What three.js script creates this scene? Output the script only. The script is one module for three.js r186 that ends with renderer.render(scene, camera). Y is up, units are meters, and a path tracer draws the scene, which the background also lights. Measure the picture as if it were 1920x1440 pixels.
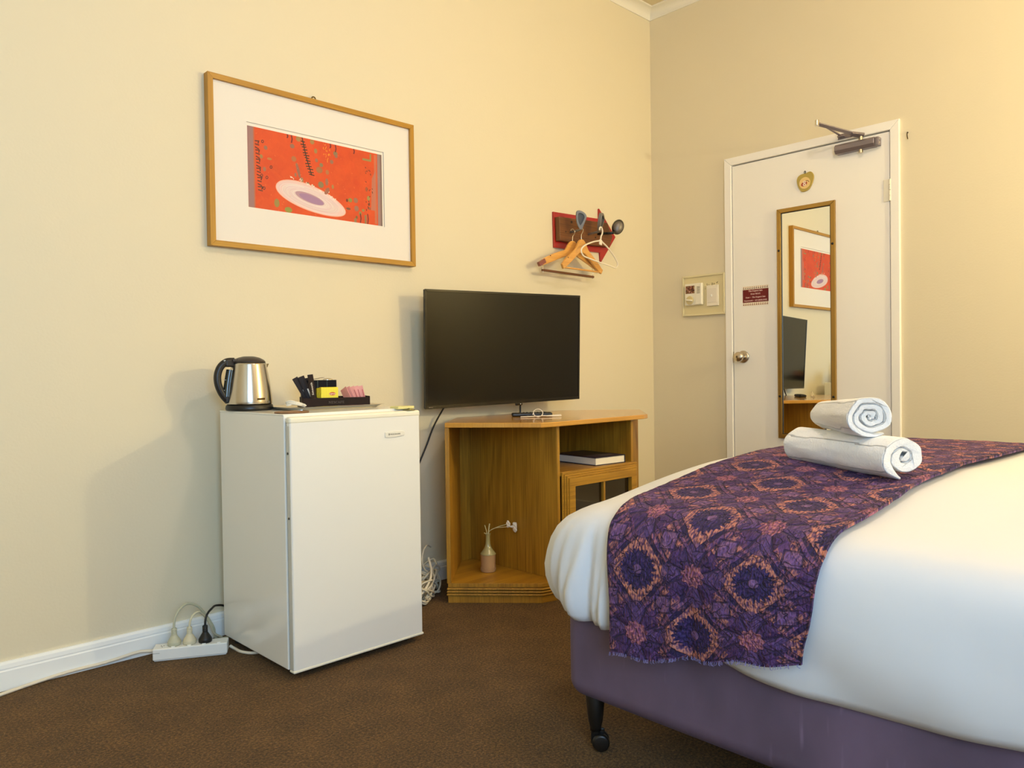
import * as THREE from 'three';
import { RoundedBoxGeometry } from 'three/addons/geometries/RoundedBoxGeometry.js';
import { mergeGeometries, mergeVertices } from 'three/addons/utils/BufferGeometryUtils.js';
import { ImprovedNoise } from 'three/addons/math/ImprovedNoise.js';
import { RectAreaLightUniformsLib } from 'three/addons/lights/RectAreaLightUniformsLib.js';

// ------------------------------------------------------------------ camera, sky, lights, exposure
const scene = new THREE.Scene();
const camera = new THREE.PerspectiveCamera(53.373, 4 / 3, 0.02, 60);
const D = Math.PI / 180;
camera.position.set(0, 0.942, 0);
camera.rotation.set(-0.92846 * D, -43.9016 * D, -0.80501 * D, 'YXZ');
scene.add(camera);

scene.background = new THREE.Color().setRGB(0.72, 0.86, 1.0);   // plain daylight outside the window behind the camera
scene.backgroundIntensity = 1.2;

const renderer = new THREE.WebGLRenderer({ antialias: true });
renderer.toneMapping = THREE.LinearToneMapping;
renderer.toneMappingExposure = 0.89;
renderer.shadowMap.enabled = true;
RectAreaLightUniformsLib.init();

const WIN = { x0: -0.95, x1: 0.45, y0: 0.75, y1: 2.25 };          // window in the wall behind the camera
const windowLight = new THREE.RectAreaLight(new THREE.Color().setRGB(0.41, 0.68, 1.0), 12.8, WIN.x1 - WIN.x0 - 0.1, WIN.y1 - WIN.y0 - 0.1);
windowLight.position.set((WIN.x0 + WIN.x1) / 2, (WIN.y0 + WIN.y1) / 2, 1.035);
windowLight.lookAt((WIN.x0 + WIN.x1) / 2, (WIN.y0 + WIN.y1) / 2, -3);
scene.add(windowLight);
const LAMP = { x: 3.25, y: 1.865, z: 0.82, power: 6.3, color: new THREE.Color().setRGB(1, 0.89, 0.54) };      // globe of the floor lamp by the head of the bed
const CEIL = { x: 1.75, y: 2.86, z: -0.45, power: 2.8, color: new THREE.Color().setRGB(1, 0.87, 0.8) };   // globe of the ceiling light

// ------------------------------------------------------------------ helpers
let seed = 7;
const rnd = () => { seed = (seed * 1664525 + 1013904223) >>> 0; return seed / 4294967296; };
const noise = new ImprovedNoise();
const fbm = (x, y, z = 0, o = 4) => { let a = 0.5, s = 0; for (let i = 0; i < o; i++) { s += a * noise.noise(x, y, z + i * 7.3); x *= 2; y *= 2; a *= 0.5; } return s; };
const V = (x, y, z) => new THREE.Vector3(x, y, z);
const used = {};
function numbered(n) { if (used[n] === undefined) { used[n] = 0; return n; } used[n]++; return n + '_' + String(used[n]).padStart(3, '0'); }
function shade(o) { o.traverse(c => { if (c.isMesh) { c.castShadow = true; c.receiveShadow = true; } }); return o; }
function part(name, geo, material, parent, label) {
  const m = new THREE.Mesh(Array.isArray(geo) ? merge(geo) : geo, material); m.name = name;
  m.castShadow = m.receiveShadow = true; if (label) m.userData.label = label; parent.add(m); return m;
}
function each(name, list, material, parent, label) { list.forEach(g => part(name, g, material, parent, label)); }
function tag(o, label, category, group) { o.userData.label = label; o.userData.category = category; if (group) o.userData.group = group; return o; }
function thing(name, label, category, pos = [0, 0, 0], rotY = 0, group) {
  const g = new THREE.Group(); g.name = numbered(name); g.position.set(...pos); g.rotation.y = rotY; scene.add(g); return tag(g, label, category, group);
}
function solid(name, geo, material, label, category, group) { const m = part(numbered(name), geo, material, scene); return tag(m, label, category, group); }
function struct(name, geo, material) { const m = part(name, geo, material, scene); m.userData.kind = 'structure'; return m; }
function structGroup(name) { const g = new THREE.Group(); g.name = name; g.userData.kind = 'structure'; scene.add(g); return g; }
function merge(list) {
  const l = list.map(g => { const n = g.index ? g.toNonIndexed() : g.clone(); for (const k of Object.keys(n.attributes)) if (!['position', 'normal', 'uv'].includes(k)) n.deleteAttribute(k);
    if (!n.attributes.uv) n.setAttribute('uv', new THREE.BufferAttribute(new Float32Array(n.attributes.position.count * 2), 2)); return n; });
  return mergeGeometries(l);
}
const at = (g, x = 0, y = 0, z = 0) => g.translate(x, y, z);
// rounded box given by its two corners
function rb(x0, x1, y0, y1, z0, z1, r = 0.002, s = 2) { const g = new RoundedBoxGeometry(x1 - x0, y1 - y0, z1 - z0, s, Math.min(r, (x1 - x0) / 2.01, (y1 - y0) / 2.01, (z1 - z0) / 2.01)); return g.translate((x0 + x1) / 2, (y0 + y1) / 2, (z0 + z1) / 2); }
function bx(x0, x1, y0, y1, z0, z1) { return new THREE.BoxGeometry(x1 - x0, y1 - y0, z1 - z0).translate((x0 + x1) / 2, (y0 + y1) / 2, (z0 + z1) / 2); }
function tube(pts, r, seg = 40, rad = 8, closed = false) { return new THREE.TubeGeometry(new THREE.CatmullRomCurve3(pts.map(p => p.isVector3 ? p : V(...p)), closed), seg, r, rad, closed); }
function lathe(pts, seg = 40) { return new THREE.LatheGeometry(pts.map(p => new THREE.Vector2(...p)), seg); }
function cyl(r0, r1, h, seg = 28) { return new THREE.CylinderGeometry(r0, r1, h, seg); }
function shapeOf(pts) { const s = new THREE.Shape(); pts.forEach((p, i) => i ? s.lineTo(...p) : s.moveTo(...p)); s.closePath(); return s; }
function ext(shape, depth, bevel = 0, seg = 2, curve = 12) { return new THREE.ExtrudeGeometry(shape, { depth: depth - 2 * bevel, bevelEnabled: bevel > 0, bevelThickness: bevel, bevelSize: bevel, bevelOffset: -bevel, bevelSegments: seg, curveSegments: curve }).translate(0, 0, bevel); }
// plan polygon [x, z] raised from y0 to y1
function slab(pts, y0, y1, bevel = 0) { return ext(shapeOf(pts.map(([x, z]) => [x, -z])), y1 - y0, bevel).rotateX(-Math.PI / 2).translate(0, y0, 0); }
// uv in metres by dominant normal; grain: axis along which v runs
function uvm(g0, grain = 'y') {
  const g = g0.index ? g0.toNonIndexed() : g0; const p = g.attributes.position, n = g.attributes.normal, uv = new Float32Array(p.count * 2);
  for (let i = 0; i < p.count; i++) {
    const a = [Math.abs(n.getX(i)), Math.abs(n.getY(i)), Math.abs(n.getZ(i))], c = { x: p.getX(i), y: p.getY(i), z: p.getZ(i) };
    const k = a[0] > a[1] && a[0] > a[2] ? ['z', 'y'] : a[1] > a[2] ? ['x', 'z'] : ['x', 'y'];
    let [u, v] = k; if (u === grain) [u, v] = [v, u];
    uv[2 * i] = c[u] + 0.13 * (k[0] === 'z'); uv[2 * i + 1] = c[v];
  }
  g.setAttribute('uv', new THREE.BufferAttribute(uv, 2)); return g;
}
function tex(w, h, fn, { srgb = true, size = null } = {}) {
  const d = new Uint8Array(w * h * 4);
  for (let y = 0; y < h; y++) for (let x = 0; x < w; x++) { const c = fn((x + 0.5) / w, (y + 0.5) / h, x, y), i = (y * w + x) * 4; if (c.length) { d[i] = c[0]; d[i + 1] = c[1]; d[i + 2] = c[2]; } else d[i] = d[i + 1] = d[i + 2] = c; d[i + 3] = 255; }
  const t = new THREE.DataTexture(d, w, h); t.wrapS = t.wrapT = THREE.MirroredRepeatWrapping; t.magFilter = THREE.LinearFilter; t.minFilter = THREE.LinearMipmapLinearFilter; t.generateMipmaps = true;
  if (srgb) t.colorSpace = THREE.SRGBColorSpace; if (size) t.repeat.set(1 / size[0], 1 / size[1]); t.needsUpdate = true; return t;
}
function canvasTex(w, h, draw) { const c = document.createElement('canvas'); c.width = w; c.height = h; draw(c.getContext('2d'), w, h); const t = new THREE.CanvasTexture(c); t.colorSpace = THREE.SRGBColorSpace; t.magFilter = THREE.LinearFilter; return t; }
// four mitred rails round a rectangle in the x-y plane, standing out to +z
function rails(x0, x1, y0, y1, w, d, b = 0.001, wl = w, wr = w, wb = w, wt = w) {
  const q = (...p) => ext(shapeOf(p), d, b);
  return [q([x0, y0], [x1, y0], [x1 - wr, y0 + wb], [x0 + wl, y0 + wb]), q([x0, y1], [x0 + wl, y1 - wt], [x1 - wr, y1 - wt], [x1, y1]), q([x0, y0], [x0 + wl, y0 + wb], [x0 + wl, y1 - wt], [x0, y1]), q([x1, y0], [x1, y1], [x1 - wr, y1 - wt], [x1 - wr, y0 + wb])];
}
const toB = g => g.rotateY(-Math.PI / 2);   // x-y-z built facing +z -> along +z facing -x
const M = (color, roughness = 0.6, o = {}) => new THREE.MeshPhysicalMaterial({ color, roughness, metalness: 0, ...o });
const clamp = (x, a = 0, b = 1) => Math.min(b, Math.max(a, x));
const sm = (a, b, x) => { const t = clamp((x - a) / (b - a)); return t * t * (3 - 2 * t); };
const mix = (a, b, t) => a.map((v, i) => v + (b[i] - v) * t);

// ------------------------------------------------------------------ materials
const stipple = tex(512, 512, (u, v) => 128 + 90 * fbm(u * 60, v * 60, 3, 3), { srgb: false, size: [0.5, 0.5] });
const wallMat = M(0xe6d9bb, 0.62, { bumpMap: stipple, bumpScale: 0.0006 });
const ceilMat = M(0xe0d0aa, 0.85);
const trimMat = M(0xf1ead9, 0.42);
const skirtMat = M(0xf8f8f5, 0.4);
const doorMat = M(0xfbf6ee, 0.42);
const carpetTex = tex(1024, 1024, (u, v, x, y) => { const f = fbm(u * 9, v * 9, 1, 4), g = fbm(u * 160, v * 160, 5, 2), r = rnd(); let c = [100, 74, 42]; const k = 1 + 0.2 * f + 0.75 * g + 0.5 * (r - 0.5); c = c.map(q => q * k); if (r > 0.9978) c = [188, 176, 152]; if (r < 0.004) c = [52, 36, 24]; return c; }, { size: [1.1, 1.1] });
const carpetBump = tex(512, 512, () => 60 + 190 * rnd(), { srgb: false, size: [0.55, 0.55] });
const carpetMat = M(0xffffff, 0.95, { map: carpetTex, bumpMap: carpetBump, bumpScale: 0.004 });
const woodTex = (base, dark, sx, seedz) => tex(512, 1024, (u, v) => {
  const w = fbm(u * 3, v * 1.2, seedz, 3), cath = Math.abs(((u + 0.10 * w + 0.05 * Math.cos(v * 5.2 + seedz)) * sx + 0.35 * w) % 1);
  const ring = Math.pow(Math.sin(cath * Math.PI * 2 * 5) * 0.5 + 0.5, 1.6), fine = fbm(u * 90, v * 4, seedz + 2, 3), coarse = fbm(u * 5, v * 0.7, seedz + 9, 2);
  return mix(base, dark, clamp(0.18 + 0.3 * ring * (0.6 + w) + 0.75 * fine + 0.45 * coarse)); }, { size: [0.5, 1.0] });
const oakTex = woodTex([190, 140, 44], [118, 78, 16], 1.4, 2);
const oakMat = M(0xffffff, 0.42, { map: oakTex, clearcoat: 0.15, clearcoatRoughness: 0.3 });
const oakTopMat = M(0xffffff, 0.2, { map: woodTex([216, 160, 72], [188, 128, 48], 0.9, 5), clearcoat: 0.5, clearcoatRoughness: 0.08 });
const frameWood = M(0xffffff, 0.45, { map: woodTex([192, 140, 42], [160, 108, 24], 1.1, 8) });
const blackPlastic = M(0x17130f, 0.38);
const blackGloss = M(0x0c0a09, 0.12);
const whitePlastic = M(0xf3ecd8, 0.4);
const steel = M(0xc9bfb0, 0.28, { metalness: 1 });
const chrome = M(0xd8d2c6, 0.14, { metalness: 1 });
const cordMat = M(0xded3ba, 0.55);
const enamel = M(0xf3f0e8, 0.22, { clearcoat: 0.4, clearcoatRoughness: 0.12 });
// ------------------------------------------------------------------ the room
const ZA = -2.737, XB = 3.824, XC = -1.45, ZD = 1.05, H = 3.09, T = 0.12;
struct('floor', uvm(bx(XC - T, XB + T, -0.1, 0, ZA - T, ZD + T)), carpetMat);
struct('ceiling', bx(XC - T, XB + T, H, H + 0.1, ZA - T, ZD + T), ceilMat);
struct('wall_front', uvm(bx(XC - T, XB + T, 0, H, ZA - T, ZA)), wallMat);
struct('wall_left', uvm(bx(XC - T, XC, 0, H, ZA, ZD)), wallMat);
const DZ0 = -2.197, DZ1 = -1.364, DY = 2.059;                    // door opening in the right-hand wall
struct('wall_right', uvm(merge([bx(XB, XB + T, 0, H, ZA, DZ0 - 0.03), bx(XB, XB + T, 0, H, DZ1 + 0.03, ZD), bx(XB, XB + T, DY + 0.03, H, DZ0 - 0.03, DZ1 + 0.03)])), wallMat);
struct('wall_back', uvm(merge([bx(XC - T, WIN.x0, 0, H, ZD, ZD + T), bx(WIN.x1, XB + T, 0, H, ZD, ZD + T), bx(WIN.x0, WIN.x1, 0, WIN.y0, ZD, ZD + T), bx(WIN.x0, WIN.x1, WIN.y1, H, ZD, ZD + T)])), wallMat);
{ // window behind the camera
  const w = structGroup('window_1'), { x0, x1, y0, y1 } = WIN, xm = (x0 + x1) / 2;
  part('window_frame', [rb(x0, x0 + 0.05, y0, y1, ZD + 0.03, ZD + 0.09), rb(x1 - 0.05, x1, y0, y1, ZD + 0.03, ZD + 0.09), rb(x0, x1, y0, y0 + 0.05, ZD + 0.03, ZD + 0.09), rb(x0, x1, y1 - 0.05, y1, ZD + 0.03, ZD + 0.09), rb(xm - 0.02, xm + 0.02, y0, y1, ZD + 0.035, ZD + 0.085)], trimMat, w);
  part('window_sill', rb(x0 - 0.05, x1 + 0.05, y0 - 0.03, y0, ZD - 0.05, ZD + 0.03), trimMat, w);
  const pane = M(0xffffff, 0.02, { transmission: 1, thickness: 0 });
  part('pane', bx(x0 + 0.05, xm - 0.02, y0 + 0.05, y1 - 0.05, ZD + 0.06, ZD + 0.064), pane, w);
  part('pane', bx(xm + 0.02, x1 - 0.05, y0 + 0.05, y1 - 0.05, ZD + 0.06, ZD + 0.064), pane, w);
}
{ // skirting boards: a stepped profile [out, up]
  const prof = [[0, 0], [0.017, 0], [0.017, 0.058], [0.0145, 0.0615], [0.0145, 0.064], [0.0155, 0.066], [0.0135, 0.078], [0.008, 0.085], [0, 0.085]];
  const run = L => ext(shapeOf(prof), L);
  struct('baseboard_front', run(XB - XC).rotateY(-Math.PI / 2).translate(XB, 0, ZA), skirtMat);   // profile x -> +z, length -> -x
  struct('baseboard_right', merge([bx(XB - 0.016, XB, 0, 0.085, ZA + 0.018, -2.245), bx(XB - 0.016, XB, 0, 0.085, -1.316, ZD)]), skirtMat);
  struct('baseboard_left', bx(XC, XC + 0.016, 0, 0.085, ZA + 0.018, ZD), skirtMat);
}
{ // plaster cornice, cove profile [out, down]
  const d = 0.057, pr = [[0, 0], [d, 0], [d, -0.008], [d - 0.004, -0.008]];
  for (let i = 0; i <= 8; i++) { const a = i / 8 * Math.PI / 2; pr.push([0.006 + (d - 0.012) * (1 - Math.sin(a)), -0.009 - (d - 0.016) * (1 - Math.cos(a))]); }
  pr.push([0.006, -d + 0.004], [0.006, -d], [0, -d]);
  const run = L => ext(shapeOf(pr), L);
  struct('trim_1', run(XB - XC).rotateY(-Math.PI / 2).translate(XB, H, ZA), trimMat);
  struct('trim_2', run(ZD - ZA).rotateY(Math.PI).translate(XB, H, ZD), trimMat);
}
// ------------------------------------------------------------------ door in the right-hand wall
{
  const d = structGroup('door_1'), z0 = DZ0, z1 = DZ1;
  // jambs and head mitred at the corners, with stops behind the leaf
  const q = (...p) => toB(ext(shapeOf(p), 0.116, 0.004)).translate(XB + 0.1, 0, 0), a0 = z0 - 0.042, a1 = z1 + 0.042, aY = DY + 0.042;
  part('jamb', q([a0, 0], [z0, 0], [z0, DY], [a0, aY]), doorMat, d); part('jamb', q([z1, 0], [a1, 0], [a1, aY], [z1, DY]), doorMat, d); part('head', q([z0, DY], [z1, DY], [a1, aY], [a0, aY]), doorMat, d);
  part('door_stop', [bx(XB + 0.034, XB + 0.09, 0, DY - 0.016, z0, z0 + 0.016), bx(XB + 0.034, XB + 0.09, 0, DY - 0.016, z1 - 0.016, z1), bx(XB + 0.034, XB + 0.09, DY - 0.016, DY, z0, z1)], doorMat, d);
  part('door_leaf', rb(XB - 0.008, XB + 0.032, 0.008, DY - 0.006, z0 + 0.004, z1 - 0.004, 0.002), doorMat, d);
  const kn = part('knob', lathe([[0, 0], [0.006, 0.0], [0.022, 0.004], [0.027, 0.012], [0.0275, 0.02], [0.024, 0.03], [0.016, 0.037], [0.0115, 0.045], [0.0115, 0.06]], 36).rotateZ(-Math.PI / 2).translate(XB - 0.076, 1.005, -2.135), steel, d, 'satin steel round door knob');
  part('rose', lathe([[0, 0], [0.034, 0], [0.034, 0.004], [0.03, 0.009], [0.014, 0.011], [0, 0.011]], 36).rotateZ(Math.PI / 2).translate(XB - 0.009, 1.005, -2.135), steel, kn);
  part('knob_button', cyl(0.006, 0.006, 0.004, 16).rotateZ(Math.PI / 2).translate(XB - 0.077, 1.005, -2.135), chrome, kn);
  const hinge = y => { const h = part('hinge', rb(XB - 0.012, XB - 0.0075, y - 0.052, y + 0.052, z1 - 0.03, z1 - 0.004, 0.001), whitePlastic, d);
    part('hinge_pin', [0, 1, 2, 3].map(i => cyl(0.0065, 0.0065, 0.0245, 12).translate(XB - 0.013, y - 0.039 + i * 0.026, z1)), whitePlastic, h); };
  hinge(1.776); hinge(0.28);
  part('strike_plate', rb(XB - 0.0095, XB - 0.007, 0.975, 1.035, z0 + 0.001, z0 + 0.0055, 0.0005), chrome, d);
}
{ // full-length mirror screwed to the door
  const g = thing('wall_mirror', 'tall narrow gold framed mirror hung on the white door', 'mirror', [XB - 0.0085, 0, 0]);
  const gold = M(0xb08d4a, 0.3, { metalness: 0.75 });
  const z0 = -1.928, z1 = -1.623, y0 = 0.572, y1 = 1.772, w = 0.022, t = 0.016;
  for (const r of rails(z0, z1, y0, y1, w, t, 0.0025)) part('frame_rail', toB(r), gold, g);
  part('bead', rails(z0 + w, z1 - w, y0 + w, y1 - w, 0.003, 0.0135, 0.0004).map(toB), blackPlastic, g);
  part('glass', bx(-0.009, -0.003, y0 + 0.01, y1 - 0.01, z0 + 0.01, z1 - 0.01), M(0xf4f6f0, 0.0, { metalness: 1 }), g, 'silvered mirror glass');
  for (const [y, z] of [[1.556, z0 + 0.01], [1.557, z1 - 0.012], [0.793, z1 - 0.012], [0.793, z0 + 0.01]]) part('screw', new THREE.SphereGeometry(0.0065, 14, 8).scale(0.5, 1, 1).translate(-t, y, z), blackPlastic, g);
}
{ // apple shaped number plaque
  const g = thing('door_plaque', 'olive apple shaped plaque with number eight above the door mirror', 'plaque', [XB - 0.0085, 1.889, -1.776], -Math.PI / 2);
  const s = new THREE.Shape(); s.moveTo(-0.004, 0.044); s.bezierCurveTo(-0.02, 0.046, -0.043, 0.04, -0.044, 0.018); s.bezierCurveTo(-0.045, -0.006, -0.033, -0.03, -0.02, -0.045); s.bezierCurveTo(-0.01, -0.05, 0.012, -0.046, 0.022, -0.036); s.bezierCurveTo(0.036, -0.018, 0.046, 0.006, 0.045, 0.024); s.bezierCurveTo(0.044, 0.036, 0.034, 0.05, 0.024, 0.05); s.bezierCurveTo(0.012, 0.05, 0.006, 0.043, -0.004, 0.044);
  part('apple_board', ext(s, 0.008, 0.0015), M(0xb9a04e, 0.5), g);
  const face = canvasTex(256, 256, (c, w, h) => { c.fillStyle = '#f0cd88'; c.fillRect(0, 0, w, h); c.fillStyle = '#a8442e'; c.beginPath(); c.ellipse(112, 148, 70, 48, -0.35, 0, 7); c.fill(); c.strokeStyle = '#6e2a1c'; c.lineWidth = 11; c.beginPath(); c.moveTo(150, 88); c.lineTo(175, 80); c.lineTo(205, 95); c.lineTo(228, 122); c.stroke(); c.strokeStyle = '#d0664c'; c.lineWidth = 9; c.beginPath(); c.moveTo(168, 110); c.lineTo(186, 140); c.stroke(); c.fillStyle = '#fbe9d4'; c.font = 'bold 150px sans-serif'; c.textAlign = 'center'; c.fillText('8', 120, 190); });
  const disc = new THREE.CircleGeometry(0.0295, 40).scale(1, 1.0, 1).translate(-0.001, -0.004, 0.0095);
  const rim = cyl(0.0295, 0.0295, 0.0025, 40).rotateX(Math.PI / 2).translate(-0.001, -0.004, 0.0082);
  const dp = part('disc', rim, M(0xa88a3a, 0.5), g); part('number', disc, M(0xffffff, 0.5, { map: face }), dp);
  part('stem', new THREE.TorusGeometry(0.0052, 0.0018, 8, 20).scale(0.75, 1.2, 1).translate(-0.002, 0.051, 0.004), blackPlastic, g);
}
{ // internet notice
  const t = canvasTex(640, 448, (c, w, h) => {
    c.fillStyle = '#f7ead2'; c.fillRect(0, 0, w, h); c.fillStyle = '#6d0a10'; c.fillRect(0, 76, w, 296);
    for (let k = 0; k < 2; k++) for (let i = 0; i < 12; i++) { const y = k ? 388 : 14; c.fillStyle = k ? '#7c2a22' : '#4a1a16'; c.fillRect(8 + i * 53, y + 28, 34, 18); c.fillStyle = '#8a4a40'; c.fillRect(16 + i * 53, y, 24, 14); }
    c.fillStyle = '#fbe4dc'; c.textAlign = 'center'; c.font = 'bold 46px serif'; c.fillText('The Expect Inn', w / 2, 128); c.fillText('Free Wi-Fi', w / 2, 198); c.font = 'bold 44px serif'; c.fillText('User =  The Expect Inn', w / 2, 272); c.fillText('Password =  GUARDIAN02', w / 2, 346); });
  const g = part(numbered('notice_sticker'), new THREE.BoxGeometry(0.15, 0.106, 0.0008), M(0xffffff, 0.45, { map: t }), scene);
  g.position.set(XB - 0.0085, 1.334, -2.06); g.rotation.y = -Math.PI / 2; tag(g, 'small maroon notice with white lettering stuck on the white door', 'notice');
}
{ // hydraulic door closer
  const g = thing('door_closer', 'grey metal door closer with folded arm at the top of the door', 'door closer', [XB - 0.0085, 0, 0]);
  const grey = M(0x8c8288, 0.38, { metalness: 0.55 });
  const body = ext(shapeOf([[0, -0.022], [-0.03, -0.022], [-0.044, -0.008], [-0.044, 0.012], [-0.034, 0.022], [0, 0.022]]), 0.19, 0.003).translate(0, 2.012, -1.612);
  part('body', body, grey, g);
  const cap = part('end_cap', rb(-0.036, 0, 1.992, 2.032, -1.421, -1.404, 0.003), grey, g);
  each('screw', [cyl(0.005, 0.005, 0.003, 12).rotateX(Math.PI / 2).translate(-0.026, 2.022, -1.4035), cyl(0.005, 0.005, 0.003, 12).rotateX(Math.PI / 2).translate(-0.026, 2.004, -1.4035)], chrome, cap);
  each('spindle', [cyl(0.009, 0.011, 0.02, 18).translate(-0.024, 2.042, -1.49), cyl(0.009, 0.011, 0.016, 18).translate(-0.024, 1.982, -1.49)], chrome, g);
  const bar = (a, b, w, h) => { const d = b.clone().sub(a), L = d.length(), q = new RoundedBoxGeometry(w, h, L, 2, 0.002); q.applyQuaternion(new THREE.Quaternion().setFromUnitVectors(V(0, 0, 1), d.normalize())); return q.translate((a.x + b.x) / 2, (a.y + b.y) / 2, (a.z + b.z) / 2); };
  const sp = V(-0.024, 2.056, -1.49), el = V(-0.2, 2.108, -1.625), sh = V(-0.02, 2.077, -1.585);
  part('main_arm', [bar(sp, el, 0.02, 0.006), bar(V(-0.02, 2.056, -1.478), V(-0.06, 2.064, -1.52), 0.026, 0.012)], grey, g);
  part('forearm', bar(el.clone().add(V(0, 0.01, 0)), sh, 0.012, 0.006), grey, g);
  part('elbow_pin', [cyl(0.01, 0.01, 0.026, 16).translate(el.x, el.y + 0.004, el.z)], chrome, g);
  part('bracket', [rb(-0.012, 0.0, 2.064, 2.09, -1.606, -1.536, 0.002), rb(-0.034, -0.006, 2.07, 2.078, -1.6, -1.57, 0.002)], grey, g);
}
// backing board with fan control and light switch
{
  const g = thing('backing_board', 'cream moulded wooden board behind the switches beside the door', 'board', [XB, 0, 0]);
  const z0 = -2.515, z1 = -2.241, y0 = 1.247, y1 = 1.48;
  const bt = canvasTex(512, 448, (c, w, h) => { c.fillStyle = '#e2d3a4'; c.fillRect(0, 0, w, h); c.strokeStyle = '#4a3c22'; c.lineWidth = 5; const L = (...p) => { c.beginPath(); p.forEach((q, i) => i ? c.lineTo(...q) : c.moveTo(...q)); c.stroke(); };
    L([300, 92], [302, 116], [312, 114]); L([322, 104], [326, 116]); L([360, 92], [374, 96], [360, 116], [378, 114]); L([392, 94], [386, 114]); L([390, 104], [400, 102]); L([420, 96], [436, 86], [428, 98]); c.fillStyle = '#4a3c22'; c.fillRect(272, 130, 8, 6); c.fillRect(272, 148, 8, 8); });
  const boardMat = M(0xe6d9ae, 0.55);
  part('board', rb(-0.01, 0, y0 + 0.002, y1 - 0.002, z0 + 0.002, z1 - 0.002, 0.001), boardMat, g);
  const fp = part('pen_marks', new THREE.PlaneGeometry(z1 - z0 - 0.02, y1 - y0 - 0.02).rotateY(-Math.PI / 2).translate(-0.0104, (y0 + y1) / 2, (z0 + z1) / 2), M(0xffffff, 0.55, { map: bt }), g);
  part('moulding', rails(z0, z1, y0, y1, 0.012, 0.018, 0.004, 0.006).map(toB), boardMat, g);
  const f = thing('fan_controller', 'cream fan control box with round dial and picture sticker', 'control', [XB - 0.0108, 0, 0]);
  part('case', [rb(-0.018, 0, 1.308, 1.433, -2.493, -2.378, 0.005), rb(-0.0215, -0.01, 1.31, 1.43, -2.42, -2.38, 0.004)], whitePlastic, f);
  const st = canvasTex(128, 100, (c, w, h) => { c.fillStyle = '#6b3426'; c.fillRect(0, 0, w, h); const cols = ['#c58a72', '#3a1a12', '#a45c46', '#d8b090', '#8a6a3a', '#2a120e', '#b89a50']; let s = 5; for (let i = 0; i < 46; i++) { s = (s * 73 + 41) % 997; c.fillStyle = cols[i % 7]; c.beginPath(); c.ellipse((s * 13) % 128, (s * 7) % 100, 5 + s % 11, 3 + s % 7, s, 0, 7); c.fill(); } });
  part('sticker', new THREE.BoxGeometry(0.058, 0.044, 0.0008).rotateY(-Math.PI / 2).translate(-0.0183, 1.398, -2.456), M(0xffffff, 0.4, { map: st }), f);
  each('vent_slot', [0, 1, 2, 3, 4, 5].map(i => bx(-0.0222, -0.0212, 1.374 + i * 0.007, 1.377 + i * 0.007, -2.409, -2.389)), M(0x7b6a48, 0.6), f);
  const dl = part('dial', lathe([[0, 0], [0.024, 0], [0.025, 0.003], [0.022, 0.007], [0, 0.007]], 32).rotateZ(Math.PI / 2).translate(-0.018, 1.337, -2.457), M(0xd8c692, 0.45), f);
  part('grip', rb(-0.035, -0.024, -0.0045, 0.0045, -0.022, 0.022, 0.003).rotateX(0.15).translate(0, 1.337, -2.457), whitePlastic, dl);
  const s = thing('light_switch', 'white rectangular light switch plate beside the fan control', 'switch', [XB - 0.0108, 0, 0]);
  part('plate', rb(-0.009, 0, 1.297, 1.414, -2.355, -2.279, 0.003), M(0xf4ead6, 0.35), s);
  part('panel', rb(-0.0105, -0.008, 1.316, 1.397, -2.348, -2.288, 0.001), M(0xefe4d2, 0.35), s);
  part('rocker', rb(-0.015, -0.009, 1.348, 1.362, -2.326, -2.318, 0.002).rotateZ(0), M(0xfaf4e6, 0.3), s);
}
tag(part(numbered('wall_hook'), tube([[XB + 0.002, 2.03, -1.288], [XB - 0.014, 2.028, -1.286], [XB - 0.018, 2.016, -1.286], [XB - 0.013, 2.004, -1.286], [XB - 0.006, 2.0, -1.287]], 0.0022, 20), M(0x4a3820, 0.4, { metalness: 0.5 }), scene), 'tiny dark metal hook screwed into the wall right of the door', 'hook');
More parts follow.
